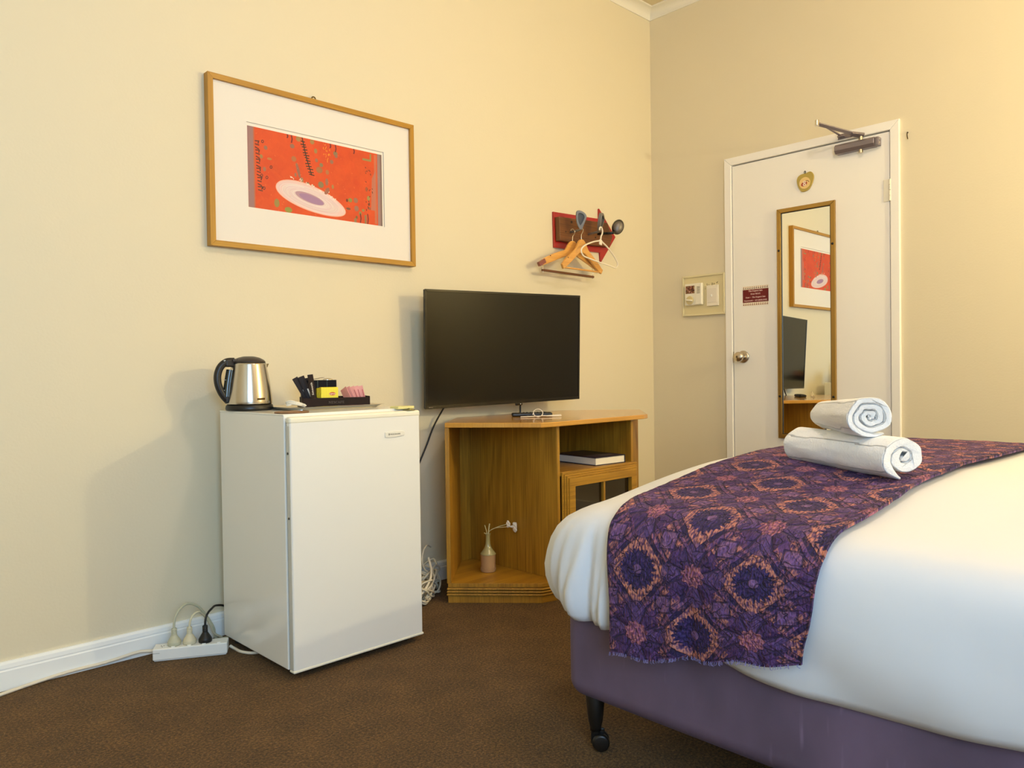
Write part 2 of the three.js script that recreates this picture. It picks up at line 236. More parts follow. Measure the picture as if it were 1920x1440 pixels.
// ------------------------------------------------------------------ bed
const BED = { x0: 1.39, x1: 2.93, z0: -1.275, z1: 0.78 };
const bedTop = (x, z) => 0.622 + 0.066 * sm(1.34, 2.1, x) - 0.02 * sm(2.6, 2.95, x) + 0.006 * fbm(x * 3, z * 3, 4, 2) - 0.05 * Math.pow(clamp((-1.05 - z) / 0.3), 2);
{
  const velvetTex = tex(512, 512, (u, v) => { const f = fbm(u * 5, v * 3, 2, 4), s = fbm(u * 70, v * 9, 8, 3); const k = 1 + 0.3 * f + (s > 0.27 ? 0.7 * (s - 0.27) : 0); return [101 * k, 84 * k, 104 * k]; }, { size: [0.9, 0.9] });
  const velvet = M(0xffffff, 0.72, { map: velvetTex, sheen: 0.5, sheenRoughness: 0.4, sheenColor: new THREE.Color(0x8f84a8) });
  const sheetBump = tex(256, 256, (u, v) => 128 + 100 * fbm(u * 7, v * 7, 5, 3), { srgb: false, size: [1, 1] });
  const linen = M(0xe4e3e4, 0.8, { bumpMap: sheetBump, bumpScale: 0.003 });
  const g = thing('bed', 'double bed with white sheets on a mauve velvet base with castors', 'bed');
  part('bed_base', uvm(rb(BED.x0, BED.x1, 0.14, 0.375, BED.z0, BED.z1, 0.045, 5), 'x'), velvet, g);
  for (const [x, z, vis] of [[1.448, -1.222, 1], [2.87, -1.222, 0], [1.448, 0.7, 0], [2.87, 0.7, 0], [1.448, -0.25, 0], [2.87, -0.25, 0]]) {
    const l = part('leg', lathe([[0, 0.05], [0.014, 0.05], [0.0145, 0.06], [0.0185, 0.075], [0.0255, 0.15], [0, 0.15]], 24).translate(x, 0, z), blackPlastic, g);
    const q = new THREE.Group(); const a = 0.75;
    const wheels = [-1, 1].map(s => lathe([[0, -0.0085], [0.016, -0.0085], [0.021, -0.005], [0.022, 0], [0.021, 0.005], [0.016, 0.0085], [0, 0.0085]], 24).rotateZ(Math.PI / 2).translate(s * 0.0105, 0.022, 0.012).rotateY(a).translate(x, 0, z));
    part('castor', wheels, blackPlastic, l);
    part('fork', [rb(-0.004, 0.004, 0.015, 0.055, -0.012, 0.022, 0.003).rotateY(a).translate(x, 0, z), cyl(0.012, 0.012, 0.016, 16).translate(x, 0.052, z)], blackPlastic, l);
  }
  // sheet: profile around a rounded rectangle, hem tucked under the mattress edge
  const per = []; const R = 0.11, X0 = BED.x0 + 0.005, X1 = BED.x1 - 0.005, Z0 = BED.z0 + 0.005, Z1 = BED.z1 - 0.02;
  const seg = (ax, az, bx_, bz, n) => { for (let i = 0; i < n; i++) per.push([ax + (bx_ - ax) * i / n, az + (bz - az) * i / n]); };
  const arc = (cx, cz, a0, n) => { for (let i = 0; i < n; i++) { const a = a0 + i / n * Math.PI / 2; per.push([cx + R * Math.cos(a), cz + R * Math.sin(a)]); } };
  arc(X0 + R, Z0 + R, Math.PI, 26); seg(X0 + R, Z0, X1 - R, Z0, 90); arc(X1 - R, Z0 + R, 1.5 * Math.PI, 16); seg(X1, Z0 + R, X1, Z1 - R, 60); arc(X1 - R, Z1 - R, 0, 12); seg(X1 - R, Z1, X0 + R, Z1, 40); arc(X0 + R, Z1 - R, Math.PI / 2, 12); seg(X0, Z1 - R, X0, Z0 + R, 190);
  const N = per.length, nor = per.map((p, i) => { const a = per[(i + N - 1) % N], b = per[(i + 1) % N]; const tx = b[0] - a[0], tz = b[1] - a[1], l = Math.hypot(tx, tz); return [tz / l, -tx / l]; });
  const prof = [[-0.03, 0.0], [0.0, -0.012], [0.016, -0.014], [0.027, 0.004], [0.034, 0.03], [0.04, 0.065], [0.042, 0.1], [0.041, 0.14], [0.037, 0.18], [0.03, 0.213], [0.02, 0.238], [0.006, 0.256], [-0.012, 0.268], [-0.035, 0.277], [-0.07, 0.284]];
  const ringsTop = 16, pos = [], idx = [], uvs = [], cx = (X0 + X1) / 2, cz = (Z0 + Z1) / 2;
  const rows = prof.length + ringsTop;
  for (let j = 0; j < rows; j++) for (let i = 0; i < N; i++) {
    const [px, pz] = per[i], [nx, nz] = nor[i]; let x, y, z;
    // gathers hang close together round the foot corner, long shallow swags along the side
    const s = i / N, dc = Math.hypot(px - X0, pz - Z0), corner = Math.exp(-dc * dc / 0.07), side = px < X0 + 0.02 ? 1 : 0;
    if (j < prof.length) {
      const [o, h] = prof[j], low = clamp(1 - h / 0.25), hang = sm(0.0, 0.05, h + 0.014);
      const a = Math.atan2(pz - Z0 - R, px - X0 - R);
      let f = corner * low * 0.013 * (Math.sin(a * 9 + 1.2 + h * 9 + 3 * fbm(a * 2, h * 3, 8, 2)) + 0.7 * Math.sin(a * 21 + h * 16 + 4 * fbm(a * 3, h * 5, 5, 2))) + low * 0.006 * (fbm(px * 5 + h * 5, pz * 5 - h * 2, 3, 3)) * 2;
      f += side * low * 0.008 * Math.sin((pz + h * 1.4) * 15 + 2 * fbm(pz * 3, h * 4, 1, 2));
      const lift = side * (0.018 * sm(-1.15, -0.9, pz) * (1 - sm(-0.95, -0.72, pz)) - 0.012 * sm(-0.95, -0.65, pz) * (1 - sm(-0.5, -0.2, pz)) + 0.016 * sm(-0.5, -0.2, pz)) + 0.01 * corner;
      const foot = o > 0 ? 1 + 1.15 * clamp(-nz) : 1, ff = o * foot * (1 + 0.12 * clamp(-nx)) + f; x = px + nx * ff; z = pz + nz * ff;
      const yt = bedTop(px + nx * -0.07, pz + nz * -0.07); const y0 = 0.352 + lift * (1 - h / 0.284);
      y = y0 + (h / 0.284) * (yt - 0.352 - lift * 0) ; if (h < 0) y = y0 + h;
    } else {
      const t = (j - prof.length + 1) / ringsTop, tt = Math.pow(t, 1.0); const ex = px - nx * 0.07, ez = pz - nz * 0.07;
      // shrink towards the long axis of the bed
      const zx = clamp(cz + (ez - cz) * 0.45, Z0 + 0.7, Z1 - 0.7); x = ex + (cx - ex) * tt; z = ez + (zx - ez) * tt; y = bedTop(x, z);
    }
    pos.push(x, y, z); uvs.push(x, z + y);
  }
  for (let j = 0; j < rows - 1; j++) for (let i = 0; i < N; i++) { const a = j * N + i, b = j * N + (i + 1) % N, c = a + N, d2 = b + N; idx.push(a, c, b, b, c, d2); }
  const sg = new THREE.BufferGeometry(); sg.setAttribute('position', new THREE.Float32BufferAttribute(pos, 3)); sg.setAttribute('uv', new THREE.Float32BufferAttribute(uvs, 2)); sg.setIndex(idx); sg.computeVertexNormals();
  linen.side = THREE.DoubleSide;
  part('sheet', sg, linen, g, 'smooth white sheet tucked over the mattress');
  part('mattress', rb(BED.x0 + 0.01, BED.x1 - 0.01, 0.372, 0.588, BED.z0 + 0.01, BED.z1 - 0.03, 0.06, 4), M(0xe8e4dc, 0.9), g);
}
// ------------------------------------------------------------------ brocade runner across the foot of the bed
{
  const PZ = 0.272, PS = 0.29, OZ = 0.047, OS = -0.06;                       // repeat of the weave in metres
  const pat = (z, s) => {                            // -> [r, g, b, height]
    const n1 = fbm(z * 60, s * 60, 3, 3), n2 = fbm(z * 240, s * 90, 9, 2), wob = 0.012 * fbm(z * 18, s * 18, 5, 2);
    let c = [74, 42, 92], h = 0.5 + 0.35 * n1;
    c = mix(c, [106, 66, 116], clamp(0.25 + 1.2 * fbm(z * 14, s * 14, 7, 3)));
    const cell = (oz, os) => { const a = ((z + oz + OZ) / PZ + 1000) % 1 - 0.5, b = ((s + os + OS) / PS + 1000) % 1 - 0.5; return [a * PZ, b * PS]; };
    for (const [oz, os] of [[0, 0], [PZ / 2, PS / 2]]) {
      const [a, b] = cell(oz, os), d = Math.abs(a) * 1.03 + Math.abs(b) * 0.97 + wob, r = Math.hypot(a, b), th = Math.atan2(b, a);
      const A = Math.abs(a), B = Math.abs(b), tan = [188, 120, 98], k = clamp(0.72 + 2.6 * n2 + 0.8 * n1);
      if (d < 0.079 && d > 0.04) { c = mix(c, tan, k * 0.92); h += 0.2; }
      if (d >= 0.079 && d < 0.094) { c = mix(c, [38, 23, 66], 0.92); h -= 0.4; }
      if (d >= 0.094 && d < 0.106) { c = mix(c, [98, 64, 120], 0.65); h += 0.15; }
      if (d >= 0.106 && d < 0.112) { c = mix(c, [42, 25, 70], 0.8); h -= 0.3; }
      if (d >= 0.112 && d < 0.13 && Math.min(A, B) > 0.024 && Math.abs(A - B) < 0.045) { c = mix(c, tan, 0.75 * k); h += 0.2; }
      const spike = 0.0425 + 0.0035 * Math.sin(th * 24) + 0.012 * n1;
      if (r < spike) { c = mix([40, 25, 72], [64, 42, 98], clamp(0.35 + 1.8 * n2)); h -= 0.1; if (r < 0.011) { c = [112, 78, 124]; h += 0.4; } }
    }
    for (const [oz, os] of [[PZ / 2, 0], [0, PS / 2]]) {
      const [a, b] = cell(oz, os), r = Math.hypot(a, b), th = Math.atan2(b, a);
      if (r < 0.026 + 0.003 * Math.sin(th * 9)) { const k = clamp(0.5 + 3 * fbm(z * 130, s * 130, 2, 2)); c = mix([120, 66, 104], [176, 108, 116], k); h += 0.5 - r * 8 + 0.5 * n2; }
      else if (r < 0.066 + 0.01 * Math.cos(th * 4)) { const pet = Math.cos(th * 4); c = mix(c, pet > 0 ? [92, 62, 112] : [62, 36, 84], 0.7); h += 0.3 * Math.abs(pet) - 0.15; if (Math.abs(pet) < 0.18) { c = mix(c, [36, 20, 58], 0.7); h -= 0.35; } }
      else { const q = Math.abs(Math.sin(th * 4)); if (r < 0.094 && q > 0.72) { c = mix(c, [176, 104, 92], 0.55 * clamp(0.4 + 2.5 * n2 + n1)); h += 0.15; } }
    }
    // flat satin squares between the motifs
    for (const [oz, os] of [[PZ / 4, PS / 4], [-PZ / 4, PS / 4], [PZ / 4, -PS / 4], [-PZ / 4, -PS / 4]]) { const [a, b] = cell(oz, os); if (Math.abs(a) < 0.018 && Math.abs(b) < 0.018) { c = mix(c, [112, 78, 128], 0.75); h = h * 0.4 + 0.4; } else if (Math.abs(a) < 0.022 && Math.abs(b) < 0.022) { c = mix(c, [40, 24, 66], 0.6); h -= 0.25; } }
    const fleck = fbm(z * 170, s * 40, 11, 2); if (fleck > 0.27) c = mix(c, [186, 116, 100], clamp((fleck - 0.27) * 3));
    const vein = Math.abs(fbm(z * 26, s * 26, 21, 3)); if (vein < 0.028) { c = mix(c, [34, 20, 54], 0.6 * (1 - vein / 0.028)); h -= 0.4 * (1 - vein / 0.028); }
    return [...c.map(q => clamp(q * (1 + 0.55 * n2), 6, 255)), clamp(h + 0.25 * n2) * 255];
  };
  const S = 1024, WZ = 2 * PZ, WS = 2 * PS;
  const cache = new Array(S * S); for (let y = 0; y < S; y++) for (let x = 0; x < S; x++) cache[y * S + x] = pat((x + 0.5) / S * WZ, (y + 0.5) / S * WS);
  const ct = tex(S, S, (u, v, x, y) => cache[y * S + x]), bt = tex(S, S, (u, v, x, y) => cache[y * S + x][3], { srgb: false });
  for (const t of [ct, bt]) { t.wrapS = t.wrapT = THREE.RepeatWrapping; t.repeat.set(1 / WZ, 1 / WS); }
  const mat = M(0xffffff, 0.8, { map: ct, bumpMap: bt, bumpScale: 0.013, sheen: 0.35, sheenRoughness: 0.5, sheenColor: new THREE.Color(0xa06a90), side: THREE.DoubleSide });
  // path over the bed in the x-y plane
  const path = []; const P = (x, y) => path.push([x, y]);
  P(1.336, 0.3); P(1.336, 0.36); P(1.335, 0.42); P(1.336, 0.47); P(1.341, 0.52); P(1.351, 0.56); P(1.368, 0.592); P(1.396, 0.613); P(1.43, 0.626);
  for (let x = 1.47; x < 2.88; x += 0.04) P(x, null);
  P(2.9, 0.646); P(2.938, 0.625); P(2.962, 0.585); P(2.972, 0.52); P(2.975, 0.45);
  const cv = new THREE.CatmullRomCurve3(path.map(([x, y]) => V(x, y ?? bedTop(x, -0.85) + 0.008, 0)));
  const nu = 300, nv = 72, pos = [], uv = [], idx = []; const L = cv.getLength(), pts = cv.getSpacedPoints(nu);
  const THK = 0.006;
  for (let side = 0; side < 2; side++) for (let i = 0; i <= nu; i++) for (let j = 0; j <= nv; j++) {
    const p = pts[i], q = pts[Math.min(nu, i + 1)], o = pts[Math.max(0, i - 1)]; let tx = q.x - o.x, ty = q.y - o.y; const l = Math.hypot(tx, ty); tx /= l; ty /= l; const nx = -ty, ny = tx;
    const t = j / nv, s = i / nu * L, hang = clamp(1 - s / 0.3), top = sm(0.3, 0.5, s);
    let z = -1.096 + t * 0.49 + hang * (0.034 - 0.06 * t) + 0.006 * fbm(s * 4, 0.3 + t, 2, 2) * (t > 0.5 ? 1 : -1);
    z += top * (t - 0.5) * 0.03 + top * 0.05 * sm(1.5, 2.7, p.x) * t + 0.02 * top * (1 - t) * sm(2.1, 2.8, p.x);
    z += 0.012 * fbm(s * 5 + 3, 1.7, 2, 2) * (t < 0.03 || t > 0.97 ? 1 : 0.7);
    const fold = hang * (0.014 * Math.exp(-Math.pow((t - 0.36 - 0.0 * hang) / 0.045, 2)) - 0.012 * Math.exp(-Math.pow((t - 0.44) / 0.05, 2)) + 0.012 * Math.sin(t * 9 + 1) * hang);
    const puck = 0.0022 * fbm(z * 34, s * 34, 6, 2);
    const edge = 0.0045 * Math.exp(-Math.pow((t - 0.985) / 0.02, 2)) * top + 0.007 * (t > 0.9 ? Math.max(0, fbm(s * 9, 0.2, 4, 2)) : 0) * top;
    const yOff = top * (bedTop(p.x, z) - bedTop(p.x, -0.85));
    const off = side ? -0.0005 : THK; const k = fold + puck + edge + off + 0.004;
    let x = p.x + nx * k, y = p.y + ny * k + yOff;
    // the loose lower hem rises towards the head of the bed
    if (s < 0.3) y += (1 - s / 0.3) * (0.016 + 0.03 * t + 0.05 * sm(0.1, 1.0, t) + 0.004 * Math.sin(t * 20));
    pos.push(x, y, z); uv.push(z, s);
  }
  const n1 = (nu + 1) * (nv + 1);
  for (let i = 0; i < nu; i++) for (let j = 0; j < nv; j++) { const a = i * (nv + 1) + j, b = a + 1, c = a + nv + 1, d = c + 1; idx.push(a, b, c, b, d, c); idx.push(n1 + a, n1 + c, n1 + b, n1 + b, n1 + c, n1 + d); }
  for (let i = 0; i < nu; i++) for (const j of [0, nv]) { const a = i * (nv + 1) + j, c = a + nv + 1; idx.push(a, c, n1 + a, c, n1 + c, n1 + a); }
  for (let j = 0; j < nv; j++) for (const i of [0, nu]) { const a = i * (nv + 1) + j, b = a + 1; idx.push(a, n1 + a, b, b, n1 + a, n1 + b); }
  const g = new THREE.BufferGeometry(); g.setAttribute('position', new THREE.Float32BufferAttribute(pos, 3)); g.setAttribute('uv', new THREE.Float32BufferAttribute(uv, 2)); g.setIndex(idx); g.computeVertexNormals();
  const r = solid('bed_runner', g, mat, 'purple quilted brocade runner laid across the foot of the bed', 'runner');
  // frayed selvedge along the hanging hem
  const fr = []; for (let k = 0; k < 150; k++) { const j = Math.floor(rnd() * nv), a = j * 3; const x = pos[a], y = pos[a + 1], z = pos[a + 2] + (rnd() - 0.5) * 0.006; fr.push(tube([[x, y + 0.003, z], [x - 0.001, y - 0.003, z + (rnd() - 0.5) * 0.004], [x - 0.002 + 0.003 * rnd(), y - 0.0035 - 0.002 * rnd(), z + (rnd() - 0.5) * 0.008]], 0.0005, 3, 3)); }
  const fm = part('fringe', fr, M(0x8f86c0, 0.8), r); fm.userData.kind = 'stuff';
}
// ------------------------------------------------------------------ rolled towels on the runner
function towel(name, label, R, L, turns, squash, pos, axisAng, k, rollStart, taper0 = 0) {
  const terry = towel.m ??= M(0xfefdfc, 0.95, { bumpMap: tex(512, 512, (u, v) => 70 + 110 * rnd() + 140 * fbm(u * 40, v * 40, 2, 3), { srgb: false, size: [0.2, 0.2] }), bumpScale: 0.0022 });
  const n = Math.round(turns * 90), r0 = 0.006, th = (R - r0) / turns, out = [], inn = [];
  for (let i = 0; i <= n; i++) { const t = i / n, a = rollStart - (1 - t) * turns * Math.PI * 2, r = r0 + (R - r0) * t - 0.006 * sm(0.9, 1, t), w = 0.009 * fbm(Math.cos(a) * 1.3 + k, Math.sin(a) * 1.3, r * 22, 1); const taper = Math.min(1, (1 - t) * n / 14 + 0.3);
    out.push([Math.cos(a) * (r + w), Math.sin(a) * (r + w)]); const q = r - th * 0.95 * taper + w; inn.push([Math.cos(a) * q, Math.sin(a) * q]); }
  const s = shapeOf([...out, ...inn.reverse()]);
  let g = new THREE.ExtrudeGeometry(s, { depth: L, steps: 26, bevelEnabled: true, bevelThickness: 0.006, bevelSize: 0.0028, bevelOffset: -0.0028, bevelSegments: 3 });
  const p = g.attributes.position;
  for (let i = 0; i < p.count; i++) { let x = p.getX(i), y = p.getY(i), z = p.getZ(i); const rr = Math.hypot(x, y) / R; const tele = (1 - rr) * -0.012; const lum = 1 + 0.05 * fbm(z * 9 + k, Math.atan2(y, x) * 1.2, 2, 2) * 2 * rr;
    const tp = 1 - taper0 * (1 - z / L); x *= lum * tp; y *= lum * tp; y -= R * squash * 0.75 * (1 - tp); z += tele * (z > L / 2 ? 1 : -1) + 0.006 * fbm(x * 22, y * 22, k + 4, 2) * (z > L / 2 ? 1 : -1); y *= squash; if (y < -R * squash * 0.86) y = -R * squash * 0.86 + (y + R * squash * 0.86) * 0.2; p.setXYZ(i, x, y, z); }
  g = mergeVertices(g.deleteAttribute('normal') && g.deleteAttribute('uv') && g, 1e-5); g.computeVertexNormals();
  const gg = uvm(g.toNonIndexed(), 'z'); gg.translate(0, R * squash * 0.89, -L / 2);
  const m = solid(name, gg, terry, label, 'towel', 'rolled towels on the bed'); m.position.set(...pos); m.rotation.y = axisAng; return m;
}
towel('rolled_towel', 'white rolled towel lying on the purple runner under another towel', 0.069, 0.355, 2.2, 0.8, [1.905, 0.688, -0.78], -0.5, 1, -1.8);
towel('rolled_towel', 'white rolled towel with spiral end resting on top of another towel', 0.063, 0.25, 3.3, 0.86, [1.912, 0.778, -0.787], -0.78, 5, -1.0, 0.22);
// ------------------------------------------------------------------ television cabinet
{
  const g = thing('tv_cabinet', 'light oak television cabinet with angled ends and open niche', 'cabinet');
  const topPts = [[1.955, -2.43], [2.185, -2.108], [2.24, -2.095], [2.85, -2.095], [2.895, -2.108], [3.225, -2.396], [2.94, -2.69], [2.235, -2.69]];
  part('tabletop', uvm(slab(topPts, 0.717, 0.737, 0.003), 'x'), oakTopMat, g);
  const basePts = [[1.96, -2.43], [2.222, -2.148], [2.285, -2.132], [2.835, -2.132], [2.885, -2.148], [3.21, -2.395], [2.92, -2.685], [2.245, -2.685]];
  const grow = (pts, k) => { const cx = 2.575, cz = -2.42; return pts.map(([x, z]) => { const d = Math.hypot(x - cx, z - cz); return [cx + (x - cx) * (1 + k / d), cz + (z - cz) * (1 + k / d)]; }); };
  const bs = part('plinth', uvm(slab(basePts, 0, 0.03, 0.001), 'x'), oakMat, g);
  [0, 1, 2].forEach(i => part('bead_moulding', uvm(slab(grow(basePts, 0.007 - i * 0.0005), 0.03 + i * 0.0115, 0.0378 + i * 0.0115, 0.0028), 'x'), oakMat, bs));
  part('plinth_core', uvm(slab(grow(basePts, -0.006), 0.03, 0.064), 'x'), oakMat, bs);
  part('floor_board', uvm(slab(basePts, 0.064, 0.08, 0.001), 'x'), oakMat, g);
  const panel = (ax, az, bx_, bz, y0 = 0.08, y1 = 0.717, t = 0.017) => { const L = Math.hypot(bx_ - ax, bz - az); const q = uvm(rb(0, L, y0, y1, -t, 0, 0.0012), 'y'); return q.rotateY(-Math.atan2(bz - az, bx_ - ax)).translate(ax, 0, az); };
  part('end_panel', panel(1.968, -2.42, 2.236, -2.672), oakMat, g);
  part('end_panel', panel(2.925, -2.668, 3.207, -2.396), oakMat, g);
  part('back_panel', uvm(bx(2.235, 2.92, 0.08, 0.717, -2.685, -2.678), 'y'), oakMat, g);
  part('divider', uvm(rb(2.3, 2.317, 0.08, 0.717, -2.677, -2.13, 0.0012), 'y'), oakMat, g);
  part('divider', uvm(rb(2.797, 2.815, 0.08, 0.717, -2.677, -2.13, 0.0012), 'y'), oakMat, g);
  part('shelf', uvm(rb(2.317, 2.797, 0.508, 0.524, -2.677, -2.128, 0.0012), 'x'), oakMat, g);
  // fall-front door with stepped frame and two dark panes
  const x0 = 2.32, x1 = 2.825, y0 = 0.085, y1 = 0.523;
  const dr = part('cabinet_door', [0, 1, 2, 3].map(i => { const k = i * 0.0085, zf = -2.119 + i * 0.0058; const s = shapeOf([[x0 + k, y0 + k], [x1 - k, y0 + k], [x1 - k, y1 - k], [x0 + k, y1 - k]]); const w = i < 3 ? 0.0085 : 0.036; const hole = new THREE.Path(); hole.moveTo(x0 + k + w, y0 + k + w); hole.lineTo(x0 + k + w, y1 - k - w); hole.lineTo(x1 - k - w, y1 - k - w); hole.lineTo(x1 - k - w, y0 + k + w); hole.closePath(); s.holes.push(hole); return uvm(ext(s, zf + 2.127, 0.0018).translate(0, 0, -2.127), 'x'); }), oakMat, g);
  part('glazing_bar', uvm(rb(2.572, 2.584, y0 + 0.06, y1 - 0.06, -2.124, -2.108, 0.002), 'y'), oakMat, dr);
  const dark = M(0x1a120a, 0.15, { clearcoat: 0.6 });
  part('pane', bx(x0 + 0.06, 2.572, y0 + 0.06, y1 - 0.06, -2.125, -2.122), dark, dr); part('pane', bx(2.584, x1 - 0.06, y0 + 0.06, y1 - 0.06, -2.125, -2.122), dark, dr);
}
{ // book lying on the shelf
  const g = thing('book', 'thick hardback book with dark purple cover on the cabinet shelf', 'book', [2.57, 0.5245, -2.15], -0.08);
  const cov = M(0xffffff, 0.35, { map: canvasTex(512, 512, (c, w, h) => { c.fillStyle = '#2c2340'; c.fillRect(0, 0, w, h); c.fillStyle = '#1a1424'; c.fillRect(0, 0, w, 330); c.fillStyle = '#b9a98c'; c.fillRect(60, 360, 300, 8); c.font = 'bold 44px serif'; c.fillText('COOKING', 200, 430); c.fillStyle = '#6a5a7c'; c.fillRect(40, 60, 420, 6); }) });
  const w = 0.19, d = 0.27;
  part('cover', [bx(0, w, 0, 0.003, -d, 0), bx(0, w, 0.033, 0.036, -d, 0), bx(w - 0.003, w, 0, 0.036, -d, 0)], cov, g);
  part('pages', rb(0.003, w - 0.003, 0.003, 0.033, -d + 0.003, -0.003, 0.001), M(0xf2e8d4, 0.8, { bumpMap: tex(64, 256, () => 90 + 120 * rnd(), { srgb: false, size: [10, 0.1] }), bumpScale: 0.0004 }), g, 'cream page block');
}
{ // stoneware bud vase in the niche
  const v = thing('bud_vase', 'small stoneware bottle vase standing in the cabinet niche', 'vase', [2.2, 0.0805, -2.45]);
  part('clay_body', [lathe([[0, 0], [0.0305, 0], [0.032, 0.003], [0.0322, 0.016], [0.0315, 0.02], [0.0318, 0.068], [0.0335, 0.074]], 40), ...Array.from({ length: 26 }, (_, i) => { const a = i * 0.2417 * Math.PI; return new THREE.TorusGeometry(0.004 + 0.001 * (i % 3), 0.0009, 5, 10).scale(1, 1.2, 0.6).translate(0, 0.011 + 0.004 * (i % 2), 0.0325).rotateY(a); })], M(0xb59067, 0.8), v, 'unglazed speckled clay lower half');
  part('glazed_neck', lathe([[0.0335, 0.074], [0.0342, 0.077], [0.0325, 0.0805], [0.024, 0.091], [0.0155, 0.104], [0.011, 0.12], [0.0095, 0.14], [0.0095, 0.155], [0.0125, 0.1615], [0.0135, 0.163], [0.012, 0.164], [0.0085, 0.158], [0.008, 0.13]], 40), M(0xa89e6e, 0.15, { clearcoat: 0.8, clearcoatRoughness: 0.05 }), v, 'glossy sage glazed neck');
  const f = thing('dried_flowers', 'dried white flower sprig drooping from the small bottle vase', 'flowers', [2.2, 0.0805, -2.45]);
  const dir = V(0.72, 0, 0.69), P = (a, y, b = 0) => V(dir.x * a - dir.z * b, y, dir.z * a + dir.x * b);
  const stemM = M(0xd9cf9c, 0.7), petal = M(0xfaf0e0, 0.8);
  part('stem', [tube([P(0, 0.15), P(0.006, 0.172), P(0.03, 0.186), P(0.065, 0.19), P(0.09, 0.191)], 0.0013, 24, 6), tube([P(0.012, 0.178), P(0.045, 0.192), P(0.075, 0.2), P(0.086, 0.204)], 0.0015, 20, 6)], stemM, f);
  each('leaf', [tube([P(-0.002, 0.15), P(-0.006, 0.175), P(-0.013, 0.2)], 0.0016, 12, 6), tube([P(0.002, 0.15), P(0.004, 0.18), P(0.008, 0.206)], 0.0028, 12, 6).scale(1, 1, 1), tube([P(-0.004, 0.16), P(-0.012, 0.164), P(-0.016, 0.167)], 0.0012, 8, 5)], stemM, f);
  const bloom = (a, y, r, n) => { const l = []; for (let i = 0; i < n; i++) { const th = rnd() * 6.28, q = r * Math.sqrt(rnd()); l.push(new THREE.IcosahedronGeometry(0.0035 + 0.0025 * rnd(), 1).scale(0.7, 1, 1).translate(...P(a + (rnd() - 0.5) * 0.012, y + q * Math.sin(th) * 1.15, q * Math.cos(th)).toArray())); } return l; };
  part('blossom', [...bloom(0.118, 0.19, 0.017, 60), new THREE.ConeGeometry(0.008, 0.024, 12).rotateZ(Math.PI / 2).rotateY(-0.76).translate(...P(0.101, 0.192).toArray())], petal, f);
  part('blossom', [...bloom(0.09, 0.203, 0.01, 26)], petal, f);
}
// ------------------------------------------------------------------ television on its wall bracket
{
  const g = thing('television', 'large black flat screen television above the oak cabinet', 'television', [2.4553, 1.0501, -2.5716]);
  g.rotation.set(2.85 * D, -6.16 * D, 1.02 * D, 'YXZ');
  const W = 0.9, Hh = 0.5175, w = W / 2, h = Hh / 2;
  part('casing', [rb(-w + 0.001, w - 0.001, -h + 0.001, h - 0.001, -0.018, -0.0022, 0.003), rb(-w + 0.09, w - 0.09, -h + 0.05, h - 0.1, -0.052, -0.016, 0.01)], blackPlastic, g);
  part('bezel', rails(-w, w, -h, h, 0.01, 0.005, 0.001, 0.009, 0.009, 0.015, 0.011).map(q => q.translate(0, 0, -0.004)), M(0x0d0a08, 0.14), g);
  part('screen', bx(-w + 0.008, w - 0.008, -h + 0.014, h - 0.01, -0.0035, -0.0012), M(0x080604, 0.16, { specularIntensity: 0.7 }), g, 'dark switched-off screen');
  const sp = part('sensor', rb(0.045, 0.085, -h - 0.011, -h + 0.004, -0.008, 0.0015, 0.004), blackGloss, g);
  part('sensor_light', new THREE.SphereGeometry(0.0022, 10, 8).translate(0.072, -h - 0.004, 0.0015), M(0xf2f2f0, 0.3), sp);
  const lg = canvasTex(256, 64, (c, ww, hh) => { c.fillStyle = '#0d0a08'; c.fillRect(0, 0, ww, hh); c.fillStyle = '#a79b88'; c.font = '40px sans-serif'; c.fillText('Soniq', 60, 46); c.beginPath(); c.arc(34, 34, 13, 0, 7); c.fill(); });
  part('logo', new THREE.PlaneGeometry(0.036, 0.009).translate(-w + 0.032, -h + 0.0075, 0.0013), M(0xffffff, 0.2, { map: lg }), g);
  const b = thing('wall_bracket', 'black steel bracket fixing the television to the wall', 'bracket', [2.45, 1.05, ZA]);
  part('wall_plate', rb(-0.1, 0.1, -0.08, 0.08, 0.0005, 0.012, 0.002), blackPlastic, b); part('mount_arm', [rb(-0.03, 0.03, -0.05, 0.05, 0.012, 0.105, 0.004)], blackPlastic, b);
  solid('power_cable', tube([[2.22, 0.9, -2.67], [2.2, 0.82, -2.705], [2.118, 0.7, -2.712], [2.08, 0.62, -2.715], [2.035, 0.53, -2.72], [1.99, 0.43, -2.722], [1.9, 0.25, -2.715], [1.84, 0.1, -2.708], [1.8, 0.005, -2.7]], 0.0038, 60), blackPlastic, 'black cable sloping down the wall from television behind the fridge', 'cable');
  solid('aerial_cable', tube([[2.62, 0.87, -2.665], [2.66, 0.8, -2.706], [2.662, 0.7, -2.71], [2.662, 0.4, -2.71], [2.665, 0.1, -2.708], [2.68, 0.005, -2.705]], 0.0042, 40), blackPlastic, 'short black cable hanging straight below the television behind the cabinet', 'cable');
}
